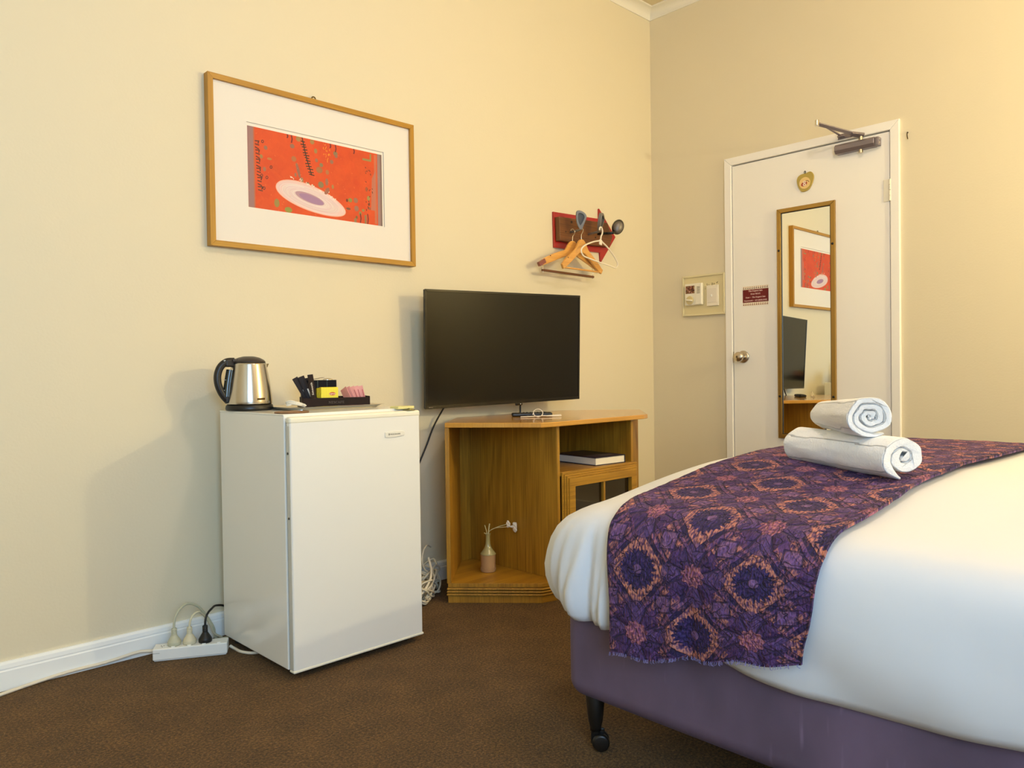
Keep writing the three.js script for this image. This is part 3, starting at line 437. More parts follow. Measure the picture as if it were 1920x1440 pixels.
{ // things on the cabinet top
  const r = thing('remote_control', 'black remote control lying on the cabinet top below the television', 'remote', [2.468, 0.7375, -2.448], -0.66);
  part('body', rb(-0.085, 0.1, 0, 0.017, -0.022, 0.022, 0.007, 4), blackPlastic, r);
  each('button', Array.from({ length: 24 }, (_, i) => rb(-0.05 + (i % 8) * 0.016, -0.041 + (i % 8) * 0.016, 0.0165, 0.019, -0.014 + Math.floor(i / 8) * 0.011, -0.007 + Math.floor(i / 8) * 0.011, 0.001)), M(0x3a3632, 0.5), r);
  const s = thing('reading_glasses', 'folded clear white spectacles in front of the remote control', 'glasses', [2.448, 0.7375, -2.372], -0.66);
  const clear = M(0xf2e6d2, 0.2, { clearcoat: 0.6 });
  part('rim', [new THREE.TorusGeometry(0.02, 0.0018, 8, 30).scale(1.05, 0.85, 1).rotateX(-0.2).translate(-0.005, 0.019, 0.004), tube([[-0.03, 0.012, 0.004], [-0.026, 0.018, 0.004], [-0.024, 0.02, 0.004]], 0.0018, 8, 6)], clear, s);
  each('temple', [tube([[-0.085, 0.003, 0.012], [-0.03, 0.004, 0.006], [0.03, 0.005, 0], [0.1, 0.008, -0.012]], 0.0022, 20, 6), tube([[0.012, 0.006, 0.006], [0.06, 0.004, 0.004], [0.102, 0.004, -0.006]], 0.0026, 16, 6)], clear, s);
}
// ------------------------------------------------------------------ framed print on the long wall
{
  const g = thing('framed_artwork', 'abstract orange print with pale oval in a slim wooden frame', 'picture', [0, 0, ZA]);
  const x0 = 1.124, x1 = 2.028, y0 = 1.408, y1 = 2.024, w = 0.02, d = 0.034;
  const mit = (ax, ay, bx_, by, cx, cy, dx, dy) => ext(shapeOf([[ax, ay], [bx_, by], [cx, cy], [dx, dy]]), d, 0.0012);
  part('frame_rail', uvm(mit(x0, y0, x1, y0, x1 - w, y0 + w, x0 + w, y0 + w), 'x'), frameWood, g); part('frame_rail', uvm(mit(x0, y1, x0 + w, y1 - w, x1 - w, y1 - w, x1, y1), 'x'), frameWood, g);
  part('frame_rail', uvm(mit(x0, y0, x0 + w, y0 + w, x0 + w, y1 - w, x0, y1), 'y'), frameWood, g); part('frame_rail', uvm(mit(x1, y0, x1, y1, x1 - w, y1 - w, x1 - w, y0 + w), 'y'), frameWood, g);
  const px0 = 1.275, px1 = 1.868, py0 = 1.567, py1 = 1.868;
  const ms = shapeOf([[x0 + w - 0.002, y0 + w - 0.002], [x1 - w + 0.002, y0 + w - 0.002], [x1 - w + 0.002, y1 - w + 0.002], [x0 + w - 0.002, y1 - w + 0.002]]); const hl = new THREE.Path(); hl.moveTo(px0 - 0.004, py0 - 0.003); hl.lineTo(px0 - 0.004, py1 + 0.012); hl.lineTo(px1 + 0.008, py1 + 0.012); hl.lineTo(px1 + 0.008, py0 - 0.003); hl.closePath(); ms.holes.push(hl);
  part('mat_board', ext(ms, 0.003, 0.0004).translate(0, 0, 0.0185), M(0xefe6da, 0.7), g, 'wide off-white mount');
  part('backing', bx(x0 + 0.006, x1 - 0.006, y0 + 0.006, y1 - 0.006, 0.004, 0.0165), M(0xf6ecdc, 0.8), g);
  const art = canvasTex(1536, 780, (c, W, Hh) => {
    const X = u => u * W, Y = v => v * Hh; c.fillStyle = '#d9480f'; c.fillRect(0, 0, W, Hh);
    let s = 11; const r = () => { s = (s * 1103515245 + 12345) % 2147483648; return s / 2147483648; };
    for (let i = 0; i < 260; i++) { c.fillStyle = ['rgba(205,52,10,0.12)', 'rgba(232,86,24,0.13)', 'rgba(196,60,14,0.10)'][i % 3]; c.beginPath(); c.ellipse(r() * W, r() * Hh, 40 + r() * 120, 20 + r() * 70, r() * 3, 0, 7); c.fill(); }
    c.fillStyle = '#9a7270'; c.fillRect(0, 0, X(0.038), Hh); c.fillStyle = 'rgba(170,116,100,0.6)'; c.fillRect(X(0.038), 0, X(0.008), Hh); c.fillStyle = '#9b7a78'; c.fillRect(X(0.962), 0, X(0.038), Hh); c.fillStyle = '#7d6560'; c.fillRect(X(0.985), 0, X(0.015), Hh); c.fillStyle = 'rgba(190,120,100,0.65)'; c.fillRect(X(0.935), Y(0.02), X(0.02), Y(0.96));
    c.fillStyle = 'rgba(182,118,104,0.8)'; c.beginPath(); c.moveTo(X(0.945), Y(0.24)); c.lineTo(X(0.915), Y(0.36)); c.lineTo(X(0.905), Y(0.8)); c.lineTo(X(0.94), Y(0.8)); c.closePath(); c.fill();
    const dot = (u, v, a, b, col = '#a0714c', rot = 0) => { c.fillStyle = col; c.beginPath(); c.ellipse(X(u), Y(v), a * 1.25, b * 1.25, rot, 0, 7); c.fill(); };
    const olive = '#a57a44', taupe = '#9c6650', gr = '#8a7450';
    [[.305, .14, 20, 18, taupe], [.35, .03, 22, 22, olive], [.45, .03, 20, 20, olive], [.475, .14, 15, 20, olive], [.48, .26, 14, 16, taupe], [.515, .31, 17, 17, gr], [.5, .38, 30, 26, '#a8693c'], [.56, .39, 16, 20, '#b4683a'], [.595, .24, 17, 17, taupe], [.625, .12, 20, 20, gr], [.63, .15, 15, 16, taupe], [.51, .57, 26, 26, gr], [.555, .52, 14, 30, taupe], [.6, .57, 11, 18, olive], [.315, .30, 22, 22, '#b4683c'], [.335, .37, 12, 12, olive], [.325, .5, 10, 16, taupe], [.37, .56, 14, 26, '#a47a58'], [.415, .59, 12, 14, gr], [.45, .64, 15, 32, gr], [.12, .23, 15, 17, taupe], [.09, .35, 13, 16, olive], [.11, .5, 13, 18, taupe], [.145, .36, 20, 10, '#b97038'], [.19, .9, 22, 34, '#9a8040'], [.27, .965, 32, 22, '#8f8c3c'], [.735, .71, 20, 18, '#93863c'], [.78, .7, 22, 22, taupe], [.785, .81, 22, 24, '#a06a58'], [.71, .72, 10, 14, '#6d2a16'], [.72, .83, 22, 10, '#7a4a34'], [.87, .52, 13, 20, '#a04a28'], [.885, .64, 16, 20, '#a08848'], [.89, .72, 9, 13, '#7a3820'], [.89, .78, 16, 12, '#a45838'], [.84, .82, 15, 12, '#938046'], [.815, .87, 14, 18, '#938046'], [.785, .93, 10, 14, '#7a5a2a']].forEach(a => dot(...a));
    c.fillStyle = '#95724c'; c.fillRect(X(.765), Y(.945), 30, 44); c.fillRect(X(.85), Y(.88), 26, 94); c.fillStyle = '#97824a'; c.fillRect(X(.84), Y(.1), 110, 22); c.fillRect(X(.9), Y(.02), 20, 70);
    dot(.345, .44, 13, 62, '#98604e', -0.25);
    // pale oval with its lilac centre
    c.save(); c.translate(X(.436), Y(.775)); c.rotate(0.21); const lob = (a, b, col) => { c.fillStyle = col; c.beginPath(); for (let i = 0; i <= 90; i++) { const t = i / 90 * Math.PI * 2, k = 1 + 0.03 * Math.sin(t * 3 + 1); c.lineTo(a * Math.cos(t) * k, b * Math.sin(t) * k); } c.fill(); };
    lob(402, 132, '#efb9a4'); lob(392, 122, '#e9c6c0'); lob(330, 96, '#e6cfc8'); for (let i = 0; i < 26; i++) { c.strokeStyle = ['rgba(240,226,222,0.6)', 'rgba(216,176,180,0.5)', 'rgba(230,196,204,0.5)'][i % 3]; c.lineWidth = 5; c.beginPath(); c.ellipse(0, 8, 180 + i * 8, 46 + i * 2.9, 0, r() * 6, r() * 6 + 1.6); c.stroke(); }
    c.fillStyle = '#b98f9c'; c.beginPath(); c.ellipse(-14, 2, 166, 46, 0, 0, 7); c.fill(); c.fillStyle = '#a57ea2'; c.beginPath(); c.ellipse(4, 4, 140, 36, 0, 0, 7); c.fill(); c.restore();
    c.strokeStyle = '#fbeedd'; c.lineWidth = 7; const sq = [[.3, .55], [.36, .555], [.41, .585], [.45, .6], [.5, .645], [.535, .66], [.56, .66], [.585, .7], [.61, .74]]; for (const [u, v] of sq) for (let k = 0; k < 4; k++) { c.beginPath(); c.moveTo(X(u) + k * 9 - 14, Y(v)); c.lineTo(X(u) + k * 11 - 20 + r() * 12, Y(v) - 18 + r() * 36); c.stroke(); }
    dot(.555, .64, 18, 34, '#a0624e', 0.6);
    // ladder of black strokes
    c.strokeStyle = '#2b1710'; c.lineWidth = 11; c.beginPath(); c.moveTo(X(.377), 0); c.lineTo(X(.392), Y(.14)); c.lineTo(X(.41), Y(.28)); c.lineTo(X(.443), Y(.47)); c.stroke();
    for (let i = 0; i < 13; i++) { const v = .05 + i * .034, u = .379 + i * .0048; c.lineWidth = 10; c.beginPath(); c.moveTo(X(u) - 18 - r() * 16, Y(v) + 8 - r() * 10); c.lineTo(X(u) + 22 + r() * 22, Y(v) - 2 - r() * 10 + 8); c.stroke(); }
    // marks down the left and right edges
    c.strokeStyle = '#54201a'; c.fillStyle = '#54201a'; for (let i = 0; i < 17; i++) { const v = .17 + i * .0375; c.lineWidth = 11; c.beginPath(); c.moveTo(X(.045 + .001 * i) + r() * 8, Y(v)); c.lineTo(X(.07 + .0012 * i) + r() * 14, Y(v) + (i % 3 - 1) * 10 + 6); if (i % 3 === 0) c.lineTo(X(.07 + .0012 * i), Y(v) + 22); c.stroke(); }
    [[.1, .16], [.155, .46], [.125, .6], [.09, .585], [.105, .74]].forEach(([u, v]) => { c.lineWidth = 7; c.beginPath(); c.ellipse(X(u), Y(v), 10, 13, 0.4, 0, 7); c.stroke(); });
    for (let i = 0; i < 20; i++) { const u = .86 + r() * .06, v = .18 + r() * .62; c.lineWidth = 9; c.beginPath(); c.moveTo(X(u), Y(v)); c.lineTo(X(u) + 12 * r(), Y(v) + 26 * r()); c.stroke(); }
    c.lineWidth = 13; c.strokeStyle = '#6a1420'; for (const [u, v0, v1] of [[.815, .87, 1], [.875, .86, 1], [.585, 0, .06], [.625, 0, .1], [.27, 0, .05], [.3, 0, .1], [.77, 0, .07]]) { c.beginPath(); c.moveTo(X(u), Y(v0)); c.lineTo(X(u) + 8, Y((v0 + v1) / 2)); c.lineTo(X(u), Y(v1)); c.stroke(); }
    c.strokeStyle = '#f0a020'; c.lineWidth = 5; for (let i = 0; i < 26; i++) { const u = .53 + r() * .05, v = r() * .26; c.beginPath(); c.moveTo(X(u), Y(v)); c.lineTo(X(u) + 10 * r() - 5, Y(v) + 20 * r()); c.stroke(); }
    c.strokeStyle = 'rgba(246,150,90,0.5)'; c.lineWidth = 4; for (let i = 0; i < 50; i++) { const u = r(), v = r(); c.beginPath(); c.moveTo(X(u), Y(v)); c.lineTo(X(u) + 18 * r(), Y(v) + 30 * r() - 10); c.stroke(); }
  });
  part('print', bx(px0, px1, py0, py1, 0.0165, 0.0172), M(0xffffff, 0.55, { map: art }), g, 'orange abstract print');
  part('hanger', [new THREE.TorusGeometry(0.008, 0.0025, 8, 20).translate(1.555, 2.032, 0.012), rb(1.549, 1.561, 2.018, 2.03, 0.006, 0.02, 0.002)], M(0x6b5426, 0.35, { metalness: 0.7 }), g);
}
// ------------------------------------------------------------------ coat rack of golf clubs
{
  const g = thing('coat_rack', 'red arrow shaped coat rack with plank and golf club hooks', 'coat rack', [0, 0, ZA]);
  part('arrow_board', ext(shapeOf([[2.941, 1.774], [2.944, 1.588], [3.318, 1.597], [3.324, 1.543], [3.456, 1.698], [3.314, 1.841], [3.313, 1.784]]), 0.012, 0.0015).translate(0, 0, 0.0005), M(0xae140f, 0.35, { clearcoat: 0.3 }), g, 'glossy red arrow');
  const plankM = M(0xffffff, 0.5, { map: woodTex([124, 74, 30], [74, 38, 12], 1.2, 14) });
  const pk = part('plank', uvm(ext(shapeOf([[2.948, 1.745], [2.952, 1.622], [3.1, 1.62], [3.362, 1.63], [3.39, 1.69], [3.345, 1.762], [3.28, 1.758]]), 0.032, 0.004).translate(0, 0, 0.0125), 'x'), plankM, g);
  each('knot', [cyl(0.007, 0.007, 0.002, 14).rotateX(Math.PI / 2).translate(3.045, 1.728, 0.0445), cyl(0.004, 0.004, 0.002, 12).rotateX(Math.PI / 2).translate(2.998, 1.672, 0.0445), cyl(0.005, 0.005, 0.002, 12).rotateX(Math.PI / 2).translate(3.24, 1.668, 0.0445)], M(0x2e160a, 0.6), pk);
  const ironM = M(0x8f8982, 0.42, { metalness: 0.75 }), cavM = M(0x6a645e, 0.45, { metalness: 0.7 });
  const iron = (x, y, z, rot, tilt) => {
    const c = new THREE.Group(); c.name = 'iron_hook'; c.position.set(x, y, z); g.add(c);
    part('shaft', tube([[0, -0.005, -0.075], [0, -0.003, -0.03], [0.002, 0.0, -0.005], [0.004, 0.01, 0.004]], 0.0062, 16, 10), ironM, c);
    const s = new THREE.Shape(); s.moveTo(-0.006, 0); s.bezierCurveTo(-0.022, 0.02, -0.03, 0.045, -0.027, 0.085); s.bezierCurveTo(-0.024, 0.1, -0.008, 0.099, 0.006, 0.092); s.bezierCurveTo(0.022, 0.083, 0.03, 0.072, 0.028, 0.06); s.bezierCurveTo(0.022, 0.04, 0.012, 0.02, 0.006, 0);
    const sub = new THREE.Shape(); sub.moveTo(-0.004, 0.018); sub.bezierCurveTo(-0.016, 0.032, -0.021, 0.05, -0.019, 0.078); sub.bezierCurveTo(-0.015, 0.09, -0.004, 0.088, 0.006, 0.083); sub.bezierCurveTo(0.016, 0.077, 0.02, 0.068, 0.018, 0.058); sub.bezierCurveTo(0.012, 0.04, 0.006, 0.03, -0.004, 0.018);
    const s2 = s.clone(); s2.holes.push(sub);
    const q = g2 => g2.rotateX(tilt).rotateY(rot);
    part('club_head', [q(ext(s2, 0.012, 0.002).translate(0, 0, 0)), q(ext(s, 0.007, 0.001).translate(0, 0, -0.006))], ironM, c);
    part('cavity', q(new THREE.ShapeGeometry(sub).translate(0, 0, 0.0014)), cavM, c);
  };
  iron(3.035, 1.678, 0.117, -0.75, 0.28); iron(3.18, 1.684, 0.117, 0.35, 0.2);
  { const c = new THREE.Group(); c.name = 'driver_hook'; c.position.set(3.335, 1.725, 0.125); g.add(c);
    part('shaft', tube([[-0.075, -0.034, -0.085], [-0.06, -0.036, -0.04], [-0.035, -0.034, -0.005], [-0.012, -0.018, 0]], 0.0075, 16, 10), blackGloss, c);
    part('club_head', new THREE.SphereGeometry(0.042, 32, 20).scale(0.78, 1.02, 0.55).rotateZ(-0.35).rotateY(-0.7), M(0x14110f, 0.12, { clearcoat: 0.8 }), c);
    part('sole_plate', new THREE.SphereGeometry(0.04, 28, 16).scale(0.66, 0.86, 0.34).translate(0.0, -0.004, 0.014).rotateZ(-0.35).rotateY(-0.7), M(0x77706a, 0.4, { metalness: 0.6 }), c); }
}
function hookWire(h) { return tube([[0, 0, 0], [0.001, h * 0.45, 0], [0.014, h * 0.72, 0], [0.017, h * 0.92, 0], [0.004, h * 1.06, 0], [-0.011, h * 1.0, 0], [-0.014, h * 0.88, 0]], 0.0022, 30, 6); }
function woodHanger(label, W, drop, pos, ry, rz, bar, tips) {
  const g = thing('wooden_hanger', label, 'hanger', pos, ry, 'hangers on the coat rack'); g.rotation.order = 'YXZ'; g.rotation.z = rz;
  const hm = woodHanger.m ??= M(0xffffff, 0.38, { map: woodTex([232, 172, 88], [206, 140, 58], 0.8, 20), clearcoat: 0.3 });
  const w = W / 2, s = new THREE.Shape(); s.moveTo(0, 0.004); s.bezierCurveTo(0.03, 0.004, 0.04, -0.03, 0.06, -0.05); s.bezierCurveTo(w * 0.55, -drop * 0.52, w * 0.85, -drop * 0.72, w, -drop * 0.93); s.lineTo(w - 0.012, -drop - 0.012); s.bezierCurveTo(w * 0.75, -drop * 0.98, w * 0.45, -drop * 0.72, 0.04, -0.078); s.bezierCurveTo(0.02, -0.062, -0.02, -0.062, -0.04, -0.078); s.bezierCurveTo(-w * 0.45, -drop * 0.72, -w * 0.75, -drop * 0.98, -w + 0.012, -drop - 0.012); s.lineTo(-w, -drop * 0.93); s.bezierCurveTo(-w * 0.85, -drop * 0.72, -w * 0.55, -drop * 0.52, -0.06, -0.05); s.bezierCurveTo(-0.04, -0.03, -0.03, 0.004, 0, 0.004);
  part('shoulders', uvm(ext(s, 0.013, 0.003).translate(0, 0, -0.0065), 'x'), hm, g);
  part('hook', hookWire(0.062), chrome, g);
  if (bar === 'bar') part('trouser_bar', uvm(cyl(0.0048, 0.0048, W * 0.92, 14).rotateZ(Math.PI / 2).translate(0, -drop - 0.004, 0), 'x'), hm, g);
  else { const b = part('trouser_bar', uvm(rb(-w + 0.012, w - 0.07, -drop - 0.04, -drop - 0.028, -0.006, 0.006, 0.003), 'x'), M(0x6e4018, 0.4), g, 'dark brown clamp bar'); each('bar_wire', [tube([[-w + 0.03, -drop * 0.9, 0], [-w + 0.018, -drop - 0.02, 0], [-w + 0.02, -drop - 0.045, 0]], 0.0014, 10, 5), tube([[w - 0.09, -drop * 0.72, 0], [w - 0.075, -drop - 0.02, 0], [w - 0.08, -drop - 0.045, 0]], 0.0014, 10, 5)], chrome, b); }
  if (tips) part('grip_tip', uvm(rb(-0.045, 0.006, -0.013, 0.011, -0.0085, 0.0085, 0.004).rotateZ(0.5).translate(-w + 0.026, -drop * 0.9, 0), 'x'), M(0x8a4434, 0.25, { clearcoat: 0.6 }), g, 'maroon rubber tip');
  each('notch', [[-1, 1], [1, 1]].map(([q]) => cyl(0.003, 0.003, 0.0145, 10).rotateX(Math.PI / 2).translate(q * w * 0.72, -drop * 0.68, 0)), M(0x4a2a12, 0.6), g);
}
woodHanger('wooden hanger with maroon tip and dark clamp bar nearest the wall', 0.47, 0.135, [3.008, 1.615, ZA + 0.082], -0.03, -0.02, 'clamp', true);
woodHanger('golden wooden hanger with round trouser bar in front', 0.37, 0.15, [3.037, 1.622, ZA + 0.118], 0.12, 0.02, 'bar', false);
{
  const g = thing('plastic_hanger', 'white plastic tubular hanger on the middle golf club hook', 'hanger', [3.17, 1.692, ZA + 0.142], 0.1, 'hangers on the coat rack'); g.rotation.order = 'YXZ'; g.rotation.z = -0.1;
  const pm = M(0xf6ead4, 0.3, { clearcoat: 0.4 });
  part('frame', [tube([[0, -0.062, 0], [-0.07, -0.085, 0], [-0.155, -0.128, 0], [-0.172, -0.15, 0], [-0.158, -0.172, 0], [-0.1, -0.178, 0], [0.1, -0.178, 0], [0.158, -0.176, 0], [0.175, -0.155, 0], [0.15, -0.128, 0], [0.07, -0.085, 0], [0, -0.062, 0]], 0.0042, 120, 8), rb(-0.012, 0.012, -0.085, -0.058, -0.003, 0.003, 0.002)], pm, g);
  part('hook', tube([[0.0, -0.066, 0], [0.002, -0.04, 0], [0.012, -0.022, 0], [0.012, -0.004, 0], [0.0, 0.009, 0], [-0.013, 0.003, 0], [-0.015, -0.01, 0]], 0.0042, 40, 8), pm, g);
}
// ------------------------------------------------------------------ bar fridge (origin at the front left foot of the cabinet)
const FT = 0.82;
{
  const g = thing('bar_fridge', 'white bar fridge standing against the wall under the kettle', 'fridge', [1.124, 0, -2.186], 0.006);
  const W = 0.492, Dp = 0.465;
  part('body', rb(0, W, 0.025, FT - 0.004, -Dp, 0, 0.004), enamel, g);
  part('top_panel', rb(-0.001, W + 0.001, FT - 0.006, FT, -Dp, -0.002, 0.003), enamel, g);
  part('gasket', rb(0.006, W - 0.004, 0.03, FT - 0.02, 0.0, 0.009, 0.002), M(0x9a978c, 0.6), g);
  const d = part('door', rb(0.002, W + 0.006, 0.026, FT - 0.014, 0.009, 0.034, 0.006, 3), enamel, g);
  part('door_cap', [rb(0.0, W + 0.008, FT - 0.03, FT - 0.008, 0.008, 0.0355, 0.008, 4), rb(0.0, W + 0.008, 0.022, 0.03, 0.008, 0.0365, 0.003)], M(0xf6efd8, 0.4), d, 'cream plastic end cap');
  part('edge_strip', rb(0.001, 0.003, 0.03, FT - 0.036, 0.011, 0.031, 0.0005), M(0xcfccc2, 0.4), d, 'grey side strip of door');
  each('screw', [[0.7], [0.5]].map(([y]) => cyl(0.0038, 0.0038, 0.003, 12).rotateZ(Math.PI / 2).translate(0.0008, y, 0.021)), M(0x2a2622, 0.4), d);
  const bt = canvasTex(512, 128, (c, w, h) => { c.fillStyle = '#ece7da'; c.fillRect(0, 0, w, h); c.fillStyle = '#2a261f'; c.font = 'bold 58px sans-serif'; c.fillText('FRIGIDAIRE', 96, 84); c.fillRect(52, 34, 34, 54); c.fillStyle = '#ece7da'; c.fillRect(64, 46, 10, 28); });
  const b = part('badge', ext((() => { const s = new THREE.Shape(); s.moveTo(-0.04, 0.008); s.lineTo(-0.04, -0.006); s.quadraticCurveTo(-0.04, -0.0095, -0.034, -0.01); s.quadraticCurveTo(0.01, -0.012, 0.038, -0.007); s.quadraticCurveTo(0.0415, -0.004, 0.041, 0.004); s.quadraticCurveTo(0.038, 0.009, 0.03, 0.0095); s.quadraticCurveTo(-0.01, 0.011, -0.04, 0.008); return s; })(), 0.003, 0.001).translate(0.39, 0.735, 0.0342), M(0xece7da, 0.3), d);
  part('lettering', new THREE.PlaneGeometry(0.068, 0.0145).translate(0.39, 0.735, 0.0376), M(0xffffff, 0.3, { map: bt }), b);
  part('hinge_cover', rb(W - 0.075, W - 0.005, FT - 0.003, FT + 0.007, -0.03, 0.02, 0.003), M(0xe9df96, 0.45), g, 'yellowed plastic hinge cover');
  part('hinge_pin', [cyl(0.007, 0.009, 0.008, 14).translate(W - 0.03, FT - 0.004, 0.026), rb(W - 0.05, W - 0.014, FT - 0.008, FT - 0.005, 0.012, 0.036, 0.001)], M(0x8a8250, 0.4, { metalness: 0.4 }), g);
  each('foot', [[0.04, -0.03], [W - 0.03, -0.03], [0.04, -Dp + 0.04], [W - 0.04, -Dp + 0.04]].map(([x, z]) => cyl(0.015, 0.017, 0.028, 16).translate(x, 0.014, z)), M(0x24201c, 0.6), g);
}
{ // kettle on its power base
  const K = [1.19, FT, -2.562];
  const a = Math.PI - 0.12;   // handle points left along the wall
  const g = thing('kettle', 'brushed steel electric kettle with black handle and lid', 'kettle', [K[0], K[1] + 0.0215, K[2]], a);
  const brushed = M(0xcac4ba, 0.26, { metalness: 1, anisotropy: 0.7, anisotropyRotation: Math.PI / 2 });
  part('power_base', lathe([[0, 0.0005], [0.074, 0.0005], [0.079, 0.003], [0.08, 0.008], [0.078, 0.018], [0.074, 0.021], [0, 0.021]], 48).translate(0, -0.0215, 0), blackPlastic, g, 'round black power base');
  part('body', lathe([[0, 0], [0.074, 0], [0.0765, 0.003], [0.0768, 0.012], [0.075, 0.035], [0.07, 0.075], [0.064, 0.11], [0.059, 0.138], [0.0575, 0.143], [0.0, 0.143]], 64), brushed, g);
  part('lid', [lathe([[0, 0.167], [0.018, 0.1665], [0.036, 0.162], [0.05, 0.1545], [0.0555, 0.149], [0.0565, 0.1435], [0.0, 0.1435]], 48), rb(0.02, 0.06, 0.146, 0.158, -0.02, 0.02, 0.004)], M(0x3a322f, 0.35), g);
  const hp = [[0.05, 0.15], [0.074, 0.148], [0.095, 0.132], [0.106, 0.105], [0.106, 0.075], [0.096, 0.045], [0.084, 0.026], [0.072, 0.012]].map(([x, y]) => V(x, y, 0));
  const hg = tube(hp, 0.0125, 50, 14); const hpnt = hg.attributes.position; for (let i = 0; i < hpnt.count; i++) hpnt.setZ(i, hpnt.getZ(i) * 0.95); hg.computeVertexNormals();
  const h = part('handle', hg, M(0x201b19, 0.4), g);
  part('switch_lever', rb(0.078, 0.1, 0.143, 0.15, -0.01, 0.01, 0.003).rotateZ(-0.0).translate(-0.012, 0.004, 0), M(0xb9c0c0, 0.3), h, 'pale grey switch tab');
  each('handle_end', [rb(0.05, 0.082, 0.13, 0.156, -0.013, 0.013, 0.006), rb(0.066, 0.084, 0.006, 0.03, -0.012, 0.012, 0.005)], M(0x201b19, 0.4), h);
  const wg = part('water_gauge', (() => { const q = tube([[0.0775, 0.028, 0], [0.0745, 0.06, 0], [0.07, 0.09, 0], [0.0645, 0.12, 0]], 0.013, 20, 14); const pp = q.attributes.position; q.scale(1, 1, 1); return q; })(), M(0x18201c, 0.15, { clearcoat: 0.6 }), g, 'dark translucent water gauge');
  each('gauge_mark', [[0.05, 0.0768], [0.085, 0.0718]].map(([y, x]) => bx(x + 0.009, x + 0.0125, y, y + 0.0012, -0.009, 0.009)), M(0xd8d8d0, 0.4), wg);
  part('spout', (() => { const q = new THREE.ConeGeometry(0.02, 0.03, 20, 1).rotateZ(Math.PI).scale(0.6, 1, 0.8).translate(-0.0585, 0.126, 0); return q; })(), brushed, g);
  const kt = canvasTex(128, 48, (c, w, hh) => { c.fillStyle = '#7a6a52'; c.fillRect(0, 0, w, hh); c.fillStyle = '#241c14'; c.font = 'bold 30px sans-serif'; c.fillText('Breville', 8, 34); });
  { // maker's mark on the front, towards the room
    const q = new THREE.PlaneGeometry(0.03, 0.008, 6, 1); const p = q.attributes.position; for (let i = 0; i < p.count; i++) { const t = p.getX(i) / 0.0775; p.setXYZ(i, Math.sin(t) * 0.0765, p.getY(i) + 0.018, Math.cos(t) * 0.0765); } q.computeVertexNormals(); q.rotateY(-a + 0.1); part('emblem', q, M(0xb8a98e, 0.3, { metalness: 0.9, map: kt }), g); }
}
tag(part(numbered('coaster'), lathe([[0, 0], [0.052, 0], [0.054, 0.0015], [0.054, 0.0035], [0.052, 0.005], [0, 0.005]], 40).translate(1.183, FT, -2.245), M(0xffffff, 0.5, { map: woodTex([150, 108, 70], [110, 72, 42], 1, 30) }), scene), 'round brown coaster on the front edge of the fridge top', 'coaster');
